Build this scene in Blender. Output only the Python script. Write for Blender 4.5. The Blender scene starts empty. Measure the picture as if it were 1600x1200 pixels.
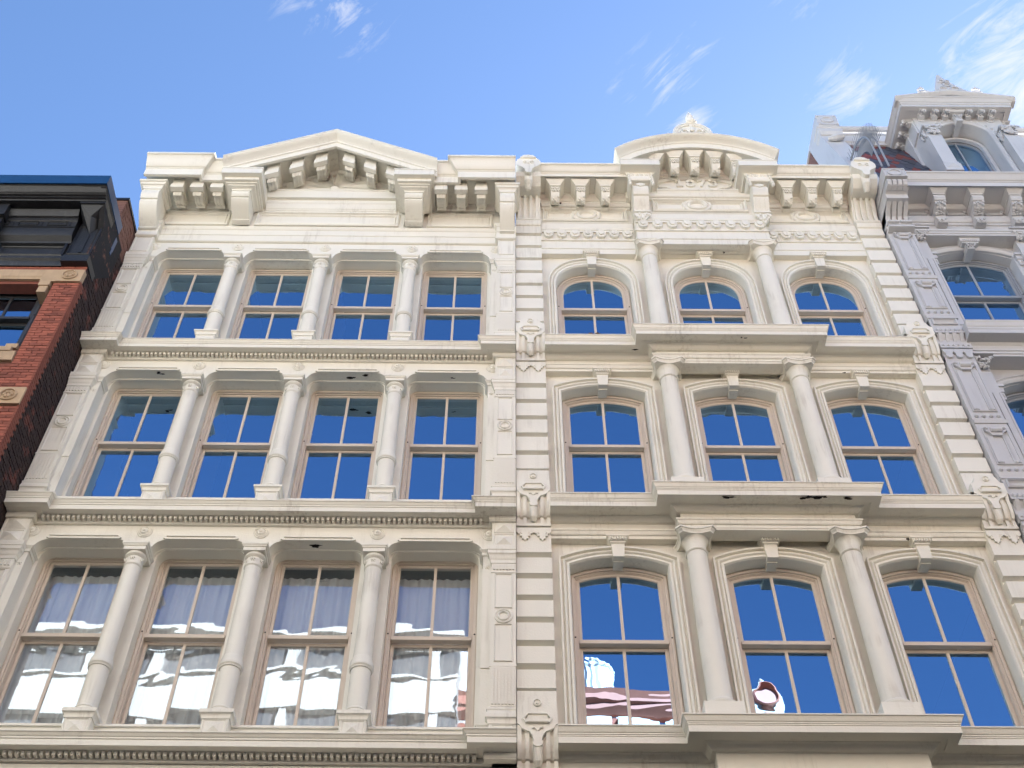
import bpy, bmesh, math, random
from math import sin, cos, pi, radians, sqrt, atan2
random.seed(7)
S = bpy.context.scene
COL = S.collection

# ------------------------------------------------------------------ camera
cam_d = bpy.data.cameras.new('camera'); cam = bpy.data.objects.new('camera', cam_d); COL.objects.link(cam)
S.camera = cam
cam_d.sensor_fit = 'HORIZONTAL'; cam_d.sensor_width = 36.0; cam_d.lens = 36.0*1900.0/1600.0
cam_d.clip_start = 0.1; cam_d.clip_end = 3000
CAM = (0.0, -12.8, 1.6)
from mathutils import Matrix, Vector
_th, _ps, _ro = radians(51.34), radians(0.36), radians(0.1)
_d = Vector((sin(_ps)*cos(_th), cos(_ps)*cos(_th), sin(_th)))
_r0 = Vector((cos(_ps), -sin(_ps), 0)); _u0 = _r0.cross(_d)
_r = _r0*cos(_ro)+_u0*sin(_ro); _u = -_r0*sin(_ro)+_u0*cos(_ro)
_m = Matrix((_r, _u, -_d)).transposed().to_4x4(); _m.translation = Vector(CAM)
cam.matrix_world = _m

# ------------------------------------------------------------------ light and sky
SUN_EL, SUN_AZ = radians(33), radians(36)          # behind the cream fronts, to the right
sdir = Vector((sin(SUN_AZ)*cos(SUN_EL), cos(SUN_AZ)*cos(SUN_EL), sin(SUN_EL)))
sun_d = bpy.data.lights.new('sun', 'SUN'); sun_d.energy = 5.0; sun_d.angle = radians(0.53); sun_d.color = (1.0, 0.98, 0.955)
sun = bpy.data.objects.new('sun', sun_d); COL.objects.link(sun)
sun.rotation_euler = (-sdir).to_track_quat('-Z', 'Y').to_euler()
sun.location = (20, 30, 60)
W = bpy.data.worlds.new('World'); S.world = W; W.use_nodes = True
nt = W.node_tree; nt.nodes.clear()
def N(t, tree=None, **kw):
    n = (tree or nt).nodes.new(t)
    for k, v in kw.items(): setattr(n, k, v)
    return n
wo = N('ShaderNodeOutputWorld'); bg = N('ShaderNodeBackground'); bg.inputs[1].default_value = 0.0445
sky = N('ShaderNodeTexSky', sky_type='NISHITA', sun_disc=False)
sky.sun_elevation = SUN_EL; sky.sun_rotation = SUN_AZ
sky.altitude = 0; sky.air_density = 1.0; sky.dust_density = 0.65; sky.ozone_density = 6.0
tc = N('ShaderNodeTexCoord')
def vmath(op, a, b=None, tree=None):
    n = N('ShaderNodeVectorMath', tree, operation=op); T = (tree or nt)
    for i, q in enumerate((a, b)):
        if q is None: continue
        if isinstance(q, (tuple, list)): n.inputs[i].default_value = q
        else: T.links.new(q, n.inputs[i])
    return n
def fmath(op, a, b=None, tree=None, clamp=False):
    n = N('ShaderNodeMath', tree, operation=op); n.use_clamp = clamp; T = (tree or nt)
    for i, q in enumerate((a, b)):
        if q is None: continue
        if isinstance(q, (int, float)): n.inputs[i].default_value = q
        else: T.links.new(q, n.inputs[i])
    return n.outputs[0]
nrm = vmath('NORMALIZE', tc.outputs['Generated']).outputs[0]
# wispy clouds: streaky noise, gathered in drifts (directions on the sky dome)
_e1 = (_r*0.80+_u*0.60).normalized(); _e2 = (_u*0.80-_r*0.60).normalized()
mapn = N('ShaderNodeCombineXYZ')
for _i, (_e, _k) in enumerate(((_e1, 9.0), (_e2, 27.0), (_d, 9.0))):
    nt.links.new(fmath('MULTIPLY', vmath('DOT_PRODUCT', nrm, tuple(_e)).outputs['Value'], _k), mapn.inputs[_i])
cn = N('ShaderNodeTexNoise'); cn.inputs['Scale'].default_value = 1.0; cn.inputs['Detail'].default_value = 9; cn.inputs['Roughness'].default_value = 0.68; cn.inputs['Distortion'].default_value = 1.5
nt.links.new(mapn.outputs[0], cn.inputs['Vector'])
drift = None
def pixdir(px, py):
    v = _d*1900.0 + _r*(px-800) - _u*(py-600); return v.normalized()
for (px, py, rad, wt) in [(1580, 105, 115, 1.05), (1480, 95, 60, .7), (1545, 40, 55, .75), (1325, 130, 60, .8), (1040, 125, 62, .62), (985, 155, 50, .5), (1085, 75, 40, .45),
                          (1075, 185, 45, .75), (545, 15, 70, .72), (455, 5, 40, .45), (1250, 5, 60, .45), (1740, 60, 150, .9), (1850, 300, 140, .7), (-250, 700, 260, .6), (700, -260, 200, .55)]:
    c = pixdir(px, py)
    ds = vmath('DISTANCE', nrm, tuple(c)).outputs['Value']
    g = fmath('MULTIPLY', fmath('SUBTRACT', 1.0, fmath('DIVIDE', ds, rad/1900.0*1.5)), wt)
    g = fmath('MAXIMUM', g, 0.0)
    drift = g if drift is None else fmath('MAXIMUM', drift, g)
cl = fmath('MULTIPLY', fmath('SUBTRACT', cn.outputs[0], fmath('SUBTRACT', 0.66, fmath('MULTIPLY', drift, 0.36))), 3.0, clamp=True)
cl = fmath('MULTIPLY', cl, fmath('MULTIPLY', drift, 1.7, clamp=True), clamp=True)
CLOUD = N('ShaderNodeRGB'); CLOUD.outputs[0].default_value = (3.3, 3.3, 3.4, 1)
mx = N('ShaderNodeMixRGB'); nt.links.new(cl, mx.inputs[0]); nt.links.new(sky.outputs[0], mx.inputs[1]); nt.links.new(CLOUD.outputs[0], mx.inputs[2])
nt.links.new(mx.outputs[0], bg.inputs[0]); nt.links.new(bg.outputs[0], wo.inputs[0])
vs = S.view_settings; S.display_settings.display_device = 'sRGB'
vs.view_transform = 'Standard'; vs.look = 'None'; vs.gamma = 1.0; vs.use_curve_mapping = False
vs.exposure = 2.88

# ------------------------------------------------------------------ materials
def mat(name, col, rough=0.55, var=0.10, nscale=3.0, bump=0.0, bscale=60.0, dirt=None, dirt_amt=0.0, streak=0.0, metal=0.0, obj_var=0.0, spec=0.5):
    m = bpy.data.materials.new(name); m.use_nodes = True; t = m.node_tree; L = t.links
    p = t.nodes['Principled BSDF']; p.inputs['Roughness'].default_value = rough; p.inputs['Metallic'].default_value = metal
    p.inputs['Specular IOR Level'].default_value = spec
    g = N('ShaderNodeNewGeometry', t)
    n1 = N('ShaderNodeTexNoise', t); n1.inputs['Scale'].default_value = nscale; n1.inputs['Detail'].default_value = 6; L.new(g.outputs['Position'], n1.inputs['Vector'])
    v = fmath('ADD', fmath('MULTIPLY', fmath('SUBTRACT', n1.outputs[0], 0.5, t), 2*var, t), 1.0, t)
    if obj_var:
        oi = N('ShaderNodeObjectInfo', t)
        v = fmath('MULTIPLY', v, fmath('ADD', fmath('MULTIPLY', fmath('SUBTRACT', oi.outputs['Random'], 0.5, t), 2*obj_var, t), 1.0, t), t)
    base = N('ShaderNodeRGB', t); base.outputs[0].default_value = (*col, 1)
    cm = vmath('MULTIPLY', base.outputs[0], None, t); cb = N('ShaderNodeCombineXYZ', t)
    for i in range(3): L.new(v, cb.inputs[i])
    L.new(cb.outputs[0], cm.inputs[1]); out = cm.outputs[0]
    if dirt:
        d = None
        mp = N('ShaderNodeMapping', t); mp.inputs['Scale'].default_value = (14, 14, 0.9); L.new(g.outputs['Position'], mp.inputs[0])
        n2 = N('ShaderNodeTexNoise', t); n2.inputs['Scale'].default_value = 1.0; n2.inputs['Detail'].default_value = 7; n2.inputs['Roughness'].default_value = .65; L.new(mp.outputs[0], n2.inputs['Vector'])
        n3 = N('ShaderNodeTexNoise', t); n3.inputs['Scale'].default_value = 1.1; n3.inputs['Detail'].default_value = 5; L.new(g.outputs['Position'], n3.inputs['Vector'])
        s1 = fmath('MULTIPLY', fmath('SUBTRACT', n2.outputs[0], 0.50, t), 5.0*streak, t, True)
        s2 = fmath('MULTIPLY', fmath('SUBTRACT', n3.outputs[0], 0.49, t), 3.4, t, True)
        a = fmath('MULTIPLY', fmath('ADD', fmath('MULTIPLY', s1, s2, t), fmath('MULTIPLY', s2, 0.16, t), t), dirt_amt, t, True)
        mm = N('ShaderNodeMixRGB', t); L.new(a, mm.inputs[0]); L.new(out, mm.inputs[1]); mm.inputs[2].default_value = (*dirt, 1); out = mm.outputs[0]
    L.new(out, p.inputs['Base Color'])
    if bump:
        n4 = N('ShaderNodeTexNoise', t); n4.inputs['Scale'].default_value = bscale; n4.inputs['Detail'].default_value = 4; L.new(g.outputs['Position'], n4.inputs['Vector'])
        b = N('ShaderNodeBump', t); b.inputs['Strength'].default_value = bump; b.inputs['Distance'].default_value = 0.01; L.new(n4.outputs[0], b.inputs['Height']); L.new(b.outputs[0], p.inputs['Normal'])
    return m
CREAM = mat('cream_paint', (0.815, 0.785, 0.69), 0.42, 0.035, 1.7, 0.25, 40, dirt=(0.34, 0.29, 0.22), dirt_amt=0.5, streak=1.7)
CREAM2 = mat('cream_paint_warm', (0.815, 0.782, 0.68), 0.42, 0.035, 1.9, 0.25, 40, dirt=(0.34, 0.29, 0.21), dirt_amt=0.52, streak=1.7)
TAN = mat('tan_paint', (0.65, 0.56, 0.465), 0.38, 0.05, 3, dirt=(.25, .19, .14), dirt_amt=.25, streak=.6)
GREY = mat('pale_grey_paint', (0.55, 0.548, 0.55), 0.42, 0.05, 1.5, 0.25, 40, dirt=(0.22, 0.21, 0.20), dirt_amt=0.4, streak=1.0)
GREYSASH = mat('grey_sash_paint', (0.30, 0.32, 0.35), 0.4, 0.05)
DARKSASH = mat('dark_sash_paint', (0.03, 0.03, 0.032), 0.4, 0.05)
BRICK = mat('red_brick', (0.275, 0.083, 0.053), 0.85, 0.25, 9, 0.6, 120, dirt=(.13, .055, .04), dirt_amt=.4, streak=.6, obj_var=0.35)
BRICKM = mat('brick_mortar', (0.14, 0.06, 0.045), 0.95, 0.15, 9)
BLACKP = mat('black_weathered_paint', (0.013, 0.014, 0.017), 0.42, 0.5, 5, 0.7, 45, dirt=(0.10, 0.10, 0.105), dirt_amt=0.30, streak=1.5)
BLUEF = mat('blue_metal_flashing', (0.006, 0.048, 0.145), 0.28, 0.12, 2)
STONE = mat('brown_sandstone', (0.43, 0.31, 0.20), 0.85, 0.25, 5, 0.5, 60, dirt=(.1, .08, .07), dirt_amt=.6, streak=.8)
ROOFM = mat('roof_felt', (0.10, 0.10, 0.10), 0.9)
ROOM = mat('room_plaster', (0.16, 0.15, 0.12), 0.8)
OLDB = mat('old_brown_brick', (0.20, 0.10, 0.075), 0.9, 0.3, 14, 0.6, 100, dirt=(.45, .36, .30), dirt_amt=.4, streak=.5)
CHIP = mat('rusted_bare_metal', (0.035, 0.028, 0.024), 0.9, 0.4, 30)
RUST = mat('rust_stain', (0.36, 0.16, 0.05), 0.9, 0.4, 40)
CURT = mat('white_curtain_cloth', (0.86, 0.86, 0.85), 0.9, 0.04)
ASPH = mat('asphalt', (0.05, 0.05, 0.052), 0.9, 0.3, 4, 0.4, 80)
PAVE = mat('pavement_concrete', (0.15, 0.13, 0.10), 0.9, 0.15, 3, 0.3, 60)
WHITEC = mat('white_cladding', (0.50, 0.478, 0.425), 0.5, 0.03)
REDMET = mat('red_copper_roof', (0.42, 0.16, 0.11), 0.45, 0.2, 3)
STEEL = mat('galvanised_steel', (0.55, 0.56, 0.58), 0.45, 0.08, 5)
SPIKE = mat('dull_iron', (0.30, 0.31, 0.33), 0.5)
DKGLASS = mat('dark_window_glass', (0.03, 0.035, 0.04), 0.08, 0.1)
PALEGL = mat('pale_blind_glazing', (0.11, 0.11, 0.11), 0.2, 0.15, 1.5)
SLR = mat('red_slate', (0.20, 0.045, 0.035), 0.6, 0.2, 12, obj_var=.3)
SLB = mat('blue_slate', (0.055, 0.062, 0.085), 0.55, 0.2, 12, obj_var=.3)
def side_brick(name='tarred_brick', base=(0.032, 0.017, 0.015), sc=2.2, th=.56, patch=(.13, .04, .03)):
    m = mat(name, base, 0.9, 0.4, 25, 0.6, 90)
    t = m.node_tree; L = t.links; p = t.nodes['Principled BSDF']; src = p.inputs['Base Color'].links[0].from_socket
    g = N('ShaderNodeNewGeometry', t); n = N('ShaderNodeTexNoise', t); n.inputs['Scale'].default_value = sc; n.inputs['Detail'].default_value = 8; n.inputs['Roughness'].default_value = .7; L.new(g.outputs['Position'], n.inputs['Vector'])
    a = fmath('MULTIPLY', fmath('SUBTRACT', n.outputs[0], th, t), 14, t, True)
    mm = N('ShaderNodeMixRGB', t); L.new(a, mm.inputs[0]); L.new(src, mm.inputs[1]); mm.inputs[2].default_value = (*patch, 1); L.new(mm.outputs[0], p.inputs['Base Color'])
    return m
TARB = side_brick()
PEEL = side_brick('peeling_black_paint', (0.010, 0.010, 0.012), 2.6, .57, (.20, .085, .06))
def glass(name, refl, tint, wave, trans=(0.42, 0.46, 0.43), scale=(1.6, 1.6, 3.2)):
    m = bpy.data.materials.new(name); m.use_nodes = True; t = m.node_tree; L = t.links; t.nodes.clear()
    o = N('ShaderNodeOutputMaterial', t); mx = N('ShaderNodeMixShader', t); tr = N('ShaderNodeBsdfTransparent', t); gl = N('ShaderNodeBsdfGlossy', t)
    tr.inputs[0].default_value = (*trans, 1); gl.inputs['Color'].default_value = (*tint, 1); gl.inputs['Roughness'].default_value = 0.0
    fr = N('ShaderNodeFresnel', t); fr.inputs[0].default_value = 1.5
    f = fmath('ADD', refl, fmath('MULTIPLY', fr.outputs[0], 0.8, t), t, True)
    L.new(f, mx.inputs[0]); L.new(tr.outputs[0], mx.inputs[1]); L.new(gl.outputs[0], mx.inputs[2]); L.new(mx.outputs[0], o.inputs[0])
    g = N('ShaderNodeNewGeometry', t); mp = N('ShaderNodeMapping', t); mp.inputs['Scale'].default_value = scale; L.new(g.outputs['Position'], mp.inputs[0])
    n = N('ShaderNodeTexNoise', t); n.inputs['Scale'].default_value = 1.0; n.inputs['Detail'].default_value = 1.5; n.inputs['Distortion'].default_value = .6; L.new(mp.outputs[0], n.inputs['Vector'])
    b = N('ShaderNodeBump', t); b.inputs['Strength'].default_value = 1.0; b.inputs['Distance'].default_value = wave; L.new(n.outputs[0], b.inputs['Height']); L.new(b.outputs[0], gl.inputs['Normal'])
    return m
GLASS = glass('wavy_window_glass', 0.23, (0.70, 0.83, 1.0), 0.0028, (0.88, 0.90, 0.89), (0.9, 0.9, 1.7))
GLASS2 = glass('flat_window_glass', 0.54, (0.42, 0.69, 1.0), 0.003)

# ------------------------------------------------------------------ mesh helpers
def offs(path, closed=False):
    n = len(path); out = []
    for i in range(n):
        ns = []
        for a, b in ((i-1, i), (i, i+1)):
            if not closed and (a < 0 or b >= n): continue
            p, q = path[a % n], path[b % n]; dx, dy = q[0]-p[0], q[1]-p[1]; l = math.hypot(dx, dy)
            if l < 1e-9: continue
            ns.append((dy/l, -dx/l))
        if len(ns) == 1: out.append(ns[0])
        else:
            k = 1+ns[0][0]*ns[1][0]+ns[0][1]*ns[1][1]; k = max(k, .25)
            out.append(((ns[0][0]+ns[1][0])/k, (ns[0][1]+ns[1][1])/k))
    return out
PLAN = lambda u, v, w: (u, v, w)          # path in x,y ; w = z ; offset towards -y for a path running +x
ELEV = lambda u, v, w: (u, w, v)          # path in x,z ; w = y ; offset inwards for a path going up, over, down
class M:
    def __init__(s): s.v = []; s.f = []
    def add(s, vs, fs):
        o = len(s.v); s.v += vs; s.f += [tuple(i+o for i in f) for f in fs]; return s
    def box(s, x0, x1, y0, y1, z0, z1):
        return s.add([(x0, y0, z0), (x1, y0, z0), (x1, y1, z0), (x0, y1, z0), (x0, y0, z1), (x1, y0, z1), (x1, y1, z1), (x0, y1, z1)],
                     [(0, 3, 2, 1), (4, 5, 6, 7), (0, 1, 5, 4), (1, 2, 6, 5), (2, 3, 7, 6), (3, 0, 4, 7)])
    def loft(s, A, B):
        n = len(A); return s.add(list(A)+list(B), [tuple(range(n))[::-1], tuple(range(n, 2*n))]+[(i, (i+1) % n, n+(i+1) % n, n+i) for i in range(n)])
    def prism(s, poly, y0, y1): return s.loft([(x, y0, z) for x, z in poly], [(x, y1, z) for x, z in poly])
    def prism_x(s, poly, x0, x1): return s.loft([(x0, y, z) for y, z in poly], [(x1, y, z) for y, z in poly])
    def prism_z(s, poly, z0, z1): return s.loft([(x, y, z0) for x, y in poly], [(x, y, z1) for x, y in poly])
    def sweep(s, path, prof, mp=PLAN, closed=False, plumb=False):
        ms = offs(path, closed)
        if plumb:
            for e, (p, q) in ((0, (path[0], path[1])), (-1, (path[-2], path[-1]))):
                ms[e] = (0.0, -math.hypot(q[0]-p[0], q[1]-p[1])/abs(q[0]-p[0]))
        n = len(path); k = len(prof); vs = []
        for p, m in zip(path, ms):
            for o, w in prof: vs.append(mp(p[0]+m[0]*o, p[1]+m[1]*o, w))
        fs = []
        for i in range(n if closed else n-1):
            j = (i+1) % n
            for a in range(k):
                b = (a+1) % k; fs.append((i*k+a, j*k+a, j*k+b, i*k+b))
        if not closed: fs += [tuple(range(k)), tuple(range((n-1)*k, n*k))[::-1]]
        return s.add(vs, fs)
    def lathe(s, prof, cx, cy, n=24, a0=0, a1=2*pi):
        full = abs(a1-a0-2*pi) < 1e-6; m = n if full else n+1; k = len(prof); vs = []
        for i in range(m):
            a = a0+(a1-a0)*i/n
            for r, z in prof: vs.append((cx+r*cos(a), cy+r*sin(a), z))
        fs = []
        for i in range(n):
            j = (i+1) % m
            for q in range(k-1): fs.append((i*k+q, j*k+q, j*k+q+1, i*k+q+1))
        if full: fs += [tuple(i*k for i in range(m))[::-1], tuple(i*k+k-1 for i in range(m))]
        return s.add(vs, fs)
    def lathey(s, prof, cx, cz, n=20, sx=1, sz=1):
        k = len(prof); vs = []
        for i in range(n):
            a = 2*pi*i/n
            for r, y in prof: vs.append((cx+r*sx*cos(a), y, cz+r*sz*sin(a)))
        fs = [(i*k+q, ((i+1) % n)*k+q, ((i+1) % n)*k+q+1, i*k+q+1) for i in range(n) for q in range(k-1)]
        fs += [tuple(i*k for i in range(n)), tuple(i*k+k-1 for i in range(n))]
        return s.add(vs, fs)
    def pyramid(s, x0, x1, z0, z1, yb, yt):
        cx, cz = (x0+x1)/2, (z0+z1)/2
        return s.add([(x0, yb, z0), (x1, yb, z0), (x1, yb, z1), (x0, yb, z1), (cx, yt, cz)], [(0, 1, 4), (1, 2, 4), (2, 3, 4), (3, 0, 4), (3, 2, 1, 0)])
    def tube(s, pts, r, n=6):
        vs = []; m = len(pts)
        for i, p in enumerate(pts):
            a = Vector(pts[max(i-1, 0)]); b = Vector(pts[min(i+1, m-1)]); t = (b-a).normalized()
            q = t.cross(Vector((0.3, 0.2, 0.93))).normalized(); w = t.cross(q); rr = r[i] if isinstance(r, (list, tuple)) else r
            for j in range(n):
                c = Vector(p)+(q*cos(2*pi*j/n)+w*sin(2*pi*j/n))*rr; vs.append(tuple(c))
        fs = [(i*n+j, i*n+(j+1) % n, (i+1)*n+(j+1) % n, (i+1)*n+j) for i in range(m-1) for j in range(n)]
        fs += [tuple(range(n))[::-1], tuple(range((m-1)*n, m*n))]
        return s.add(vs, fs)
    def blob(s, c, r, n=6):
        vs = []; fs = []
        for i in range(1, n//2+1):
            t = pi*i/(n//2+1)
            for j in range(n): vs.append((c[0]+r[0]*sin(t)*cos(2*pi*j/n), c[1]+r[1]*sin(t)*sin(2*pi*j/n), c[2]+r[2]*cos(t)))
        k = n//2; vs += [(c[0], c[1], c[2]+r[2]), (c[0], c[1], c[2]-r[2])]
        for i in range(k-1):
            for j in range(n): fs.append((i*n+j, (i+1)*n+j, (i+1)*n+(j+1) % n, i*n+(j+1) % n))
        for j in range(n): fs += [(k*n, j, (j+1) % n), (k*n+1, (k-1)*n+(j+1) % n, (k-1)*n+j)]
        return s.add(vs, fs)
def make_mesh(name, m, material, shear=None, smooth=24, recalc=True):
    me = bpy.data.meshes.new(name)
    vs = [(x, y, z+shear(x)) for x, y, z in m.v] if shear else m.v
    me.from_pydata(vs, [], m.f); me.update()
    if recalc:
        bm = bmesh.new(); bm.from_mesh(me); bmesh.ops.recalc_face_normals(bm, faces=bm.faces); bm.to_mesh(me); bm.free()
    if material: me.materials.append(material)
    if smooth:
        me.polygons.foreach_set('use_smooth', [True]*len(me.polygons))
        me.set_sharp_from_angle(angle=radians(smooth))
    return me
WP = {}                                              # world position of each parent
def put(name, me, parent=None, loc=(0, 0, 0), label=None, kind=None):
    o = bpy.data.objects.new(name, me); COL.objects.link(o)
    if parent is not None:
        o.parent = parent; b = WP[parent.name]; o.location = (loc[0]-b[0], loc[1]-b[1], loc[2]-b[2])
    else: o.location = loc
    WP[o.name] = loc
    if label: o['label'] = label
    if kind: o['kind'] = kind
    return o
SHEAR = None
def obj(name, m, material, parent=None, label=None, kind=None, smooth=24):
    return put(name, make_mesh(name, m, material, SHEAR, smooth), parent, (0, 0, 0), label, kind)
def thing(name, label, cat, loc, group=None):
    o = bpy.data.objects.new(name, None); COL.objects.link(o); o.location = loc; WP[o.name] = loc
    o['label'] = label; o['category'] = cat; o.empty_display_size = .3
    if group: o['group'] = group
    return o
def tag(o, label, cat, group=None):
    o['label'] = label; o['category'] = cat
    if group: o['group'] = group
    return o
def cyma(d0, z0, d1, z1, n=7): return [(d0+(d1-d0)*i/n, z0+(z1-z0)*(.5-.5*cos(pi*i/n))) for i in range(n+1)]
def cymav(d0, z0, d1, z1, n=7): return [(d0+(d1-d0)*(.5-.5*cos(pi*i/n)), z0+(z1-z0)*i/n) for i in range(n+1)]
def ovolo(d0, z0, d1, z1, n=5): return [(d0+(d1-d0)*sin(pi/2*i/n), z0+(z1-z0)*(1-cos(pi/2*i/n))) for i in range(n+1)]
def cavetto(d0, z0, d1, z1, n=5): return [(d0+(d1-d0)*(1-cos(pi/2*i/n)), z0+(z1-z0)*sin(pi/2*i/n)) for i in range(n+1)]
def rect(x0, x1, z0, z1): return [(x0, z0), (x0, z1), (x1, z1), (x1, z0)]
# openings as paths: left foot, up, over, right foot (x,z)
def o_round(cx, hw, z0, z1, r, rz=None, n=6):
    rz = rz or r; p = [(cx-hw, z0)]
    for i in range(n+1): a = pi-pi/2*i/n; p.append((cx-hw+r+r*cos(a), z1-rz+rz*sin(a)))
    for i in range(n+1): a = pi/2-pi/2*i/n; p.append((cx+hw-r+r*cos(a), z1-rz+rz*sin(a)))
    return p+[(cx+hw, z0)]
def o_seg(cx, hw, z0, zs, zc, n=14):
    h = zc-zs; R = (hw*hw+h*h)/(2*h); a = math.asin(hw/R); p = [(cx-hw, z0)]
    for i in range(n+1): t = -a+2*a*i/n; p.append((cx+R*sin(t), zc-R+R*cos(t)))
    return p+[(cx+hw, z0)]
def o_bask(cx, hw, z0, zs, zc, n=22, e=2.25):
    p = [(cx-hw, z0)]
    for i in range(n+1):
        a = pi-pi*i/n; c, q = cos(a), sin(a)
        p.append((cx+hw*math.copysign(abs(c)**(2/e), c), zs+(zc-zs)*abs(q)**(2/e)))
    return p+[(cx+hw, z0)]
def inset(path, o): return [(p[0]+m[0]*o, p[1]+m[1]*o) for p, m in zip(path, offs(path))]
def clip(poly, a, b, c):                             # keep a*x+b*z<=c
    out = []
    for i in range(len(poly)):
        p, q = poly[i], poly[(i+1) % len(poly)]; dp = a*p[0]+b*p[1]-c; dq = a*q[0]+b*q[1]-c
        if dp <= 0: out.append(p)
        if dp*dq < 0: t = dp/(dp-dq); out.append((p[0]+(q[0]-p[0])*t, p[1]+(q[1]-p[1])*t))
    return out
def panes(poly, y, g, win, material, tilt=.004):
    if len(poly) < 3: return
    cx = sum(p[0] for p in poly)/len(poly); cz = sum(p[1] for p in poly)/len(poly)
    a, b = random.uniform(-tilt, tilt), random.uniform(-tilt, tilt)
    poly = poly[::-1]; m = M(); m.add([(x, y+a*(x-cx)+b*(z-cz), z) for x, z in poly], [tuple(range(len(poly)))])
    put('pane', make_mesh('pane', m, material, SHEAR, 0, False), win)
def window(bld, path, cx, yf, rail, fmat, gmat, fw=.085, sw=.05, munt=True, label=None):
    """double-hung sash window in an opening outline; yf = y of the frame's face; rail = z of the upper glass' bottom"""
    m = M(); m.sweep(path, [(0, yf), (.02, yf-.012), (.05, yf-.006), (.053, yf+.022), (.072, yf+.022), (.075, yf+.035), (fw, yf+.035), (fw, yf+.16), (0, yf+.16)], ELEV)
    win = obj('window', m, fmat, bld, label)
    inner = inset(path, fw+.002); top = clip(inner, 0, -1, -(rail-.035))
    # upper sash: ring round the upper opening
    up = clip(inner, 0, -1, -(rail-.05))
    z0 = path[0][1]
    pu = [p for p in inner if p[1] > rail]; pu = [(inner[0][0], rail-.03)]+[p for p in inner[1:-1]]+[(inner[-1][0], rail-.03)]
    m = M(); m.sweep(pu, [(0, yf+.045), (sw-.008, yf+.045), (sw, yf+.06), (sw, yf+.085), (0, yf+.085)], ELEV)
    obj('upper_sash', m, fmat, win)
    xl, xr = inner[0][0], inner[-1][0]
    m = M(); m.box(xl+.004, xr-.004, yf+.004, yf+.10, rail-.06, rail); obj('meeting_rail', m, fmat, win)
    m = M(); m.sweep([(xl, z0), (xl, rail-.062), (xr, rail-.062), (xr, z0)], [(0, yf+.105), (sw-.008, yf+.105), (sw, yf+.115), (sw, yf+.145), (0, yf+.145)], ELEV)
    m.box(xl+sw, xr-sw, yf+.105, yf+.145, z0, z0+.06)
    obj('lower_sash', m, fmat, win)
    if munt:
        mw = .021
        topz = max(p[1] for p in inset(path, fw+sw-.01))
        m = M(); m.box(cx-mw, cx+mw, yf+.048, yf+.08, rail, topz); obj('muntin', m, fmat, win)
        m = M(); m.box(cx-mw, cx+mw, yf+.108, yf+.14, z0+.06, rail-.10); obj('muntin', m, fmat, win)
    else: mw = 0
    gi = inset(path, fw+sw-.005); gu = clip(gi, 0, -1, -rail)
    panes(clip(gu, 1, 0, cx-mw+.002), yf+.066, 0, win, gmat); panes(clip(gu, -1, 0, -(cx+mw-.002)), yf+.066, 0, win, gmat)
    lo = [(xl+sw-.005, z0+.05), (xl+sw-.005, rail-.1), (xr-sw+.005, rail-.1), (xr-sw+.005, z0+.05)]
    panes(clip(lo, 1, 0, cx-mw+.002), yf+.126, 0, win, gmat); panes(clip(lo, -1, 0, -(cx+mw-.002)), yf+.126, 0, win, gmat)
    # window latches on the jambs
    for x in (path[0][0]+.035, path[-1][0]-.035): obj('screw_head', M().lathey([(.008, yf-.02), (.012, yf-.014), (.012, yf)], x, rail+.03, 8), CHIP, win)
    return win
def facing_frame(m, x0, x1, z0, z1, y, w=.03, d=.015):
    d *= 1.5
    m.sweep([(x0, z0), (x0, z1), (x1, z1), (x1, z0)], [(0, y+.004), (0, y-d*.7), (w*.4, y-d), (w*.7, y-d*.3), (w, y-d*.15), (w, y+.004)], ELEV, closed=True)
def chip_patch(m, cx, cy, z, rx, ry, n=11):
    """ragged flake hanging under a soffit (a few mm thick)"""
    A = []
    for i in range(n):
        a = 2*pi*i/n; k = random.uniform(.45, 1.15); A.append((cx+rx*k*cos(a), cy+ry*k*sin(a), z-.003))
    m.loft(A, [(x, y, z+.002) for x, y, z in A])
def shell(bld, x0, x1, levels, top, yfront, depth=9.0, mroof=ROOFM, wall=CREAM):
    m = M(); m.box(x0, x0+.18, yfront, depth, 0, top); m.box(x1-.18, x1, yfront, depth, 0, top); m.box(x0+.18, x1-.18, depth-.2, depth, 0, top)
    obj('wall', m, wall, bld)
    m = M(); m.box(x0+.18, x1-.18, yfront, depth-.2, top-.3, top-.02); obj('roof', m, mroof, bld)
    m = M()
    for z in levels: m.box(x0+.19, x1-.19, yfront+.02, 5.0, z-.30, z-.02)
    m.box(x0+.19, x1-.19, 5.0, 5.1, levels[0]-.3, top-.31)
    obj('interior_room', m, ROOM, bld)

# ================================================================== ground and street
GLASSR = glass('old_window_glass', 0.52, (0.42, 0.69, 1.0), 0.0010, scale=(1.2, 1.2, 2.4))
o = put('ground', make_mesh('ground', M().box(-300, 300, -300, 300, -1.2, -.17), ASPH), None, (0, 0, 0), None, 'structure')
o = put('road', make_mesh('road', M().box(-120, 120, -13.4, -4.2, -.165, -.13), ASPH), None, (0, 0, 0), None, 'structure')
o = put('pavement', make_mesh('pavement', M().box(-120, 120, -4.2, 12, -.16, 0), PAVE), None, (0, 0, 0), None, 'structure')
o = put('pavement', make_mesh('pavement', M().box(-120, 120, -30, -13.4, -.16, 0), PAVE), None, (0, 0, 0), None, 'structure')

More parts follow.
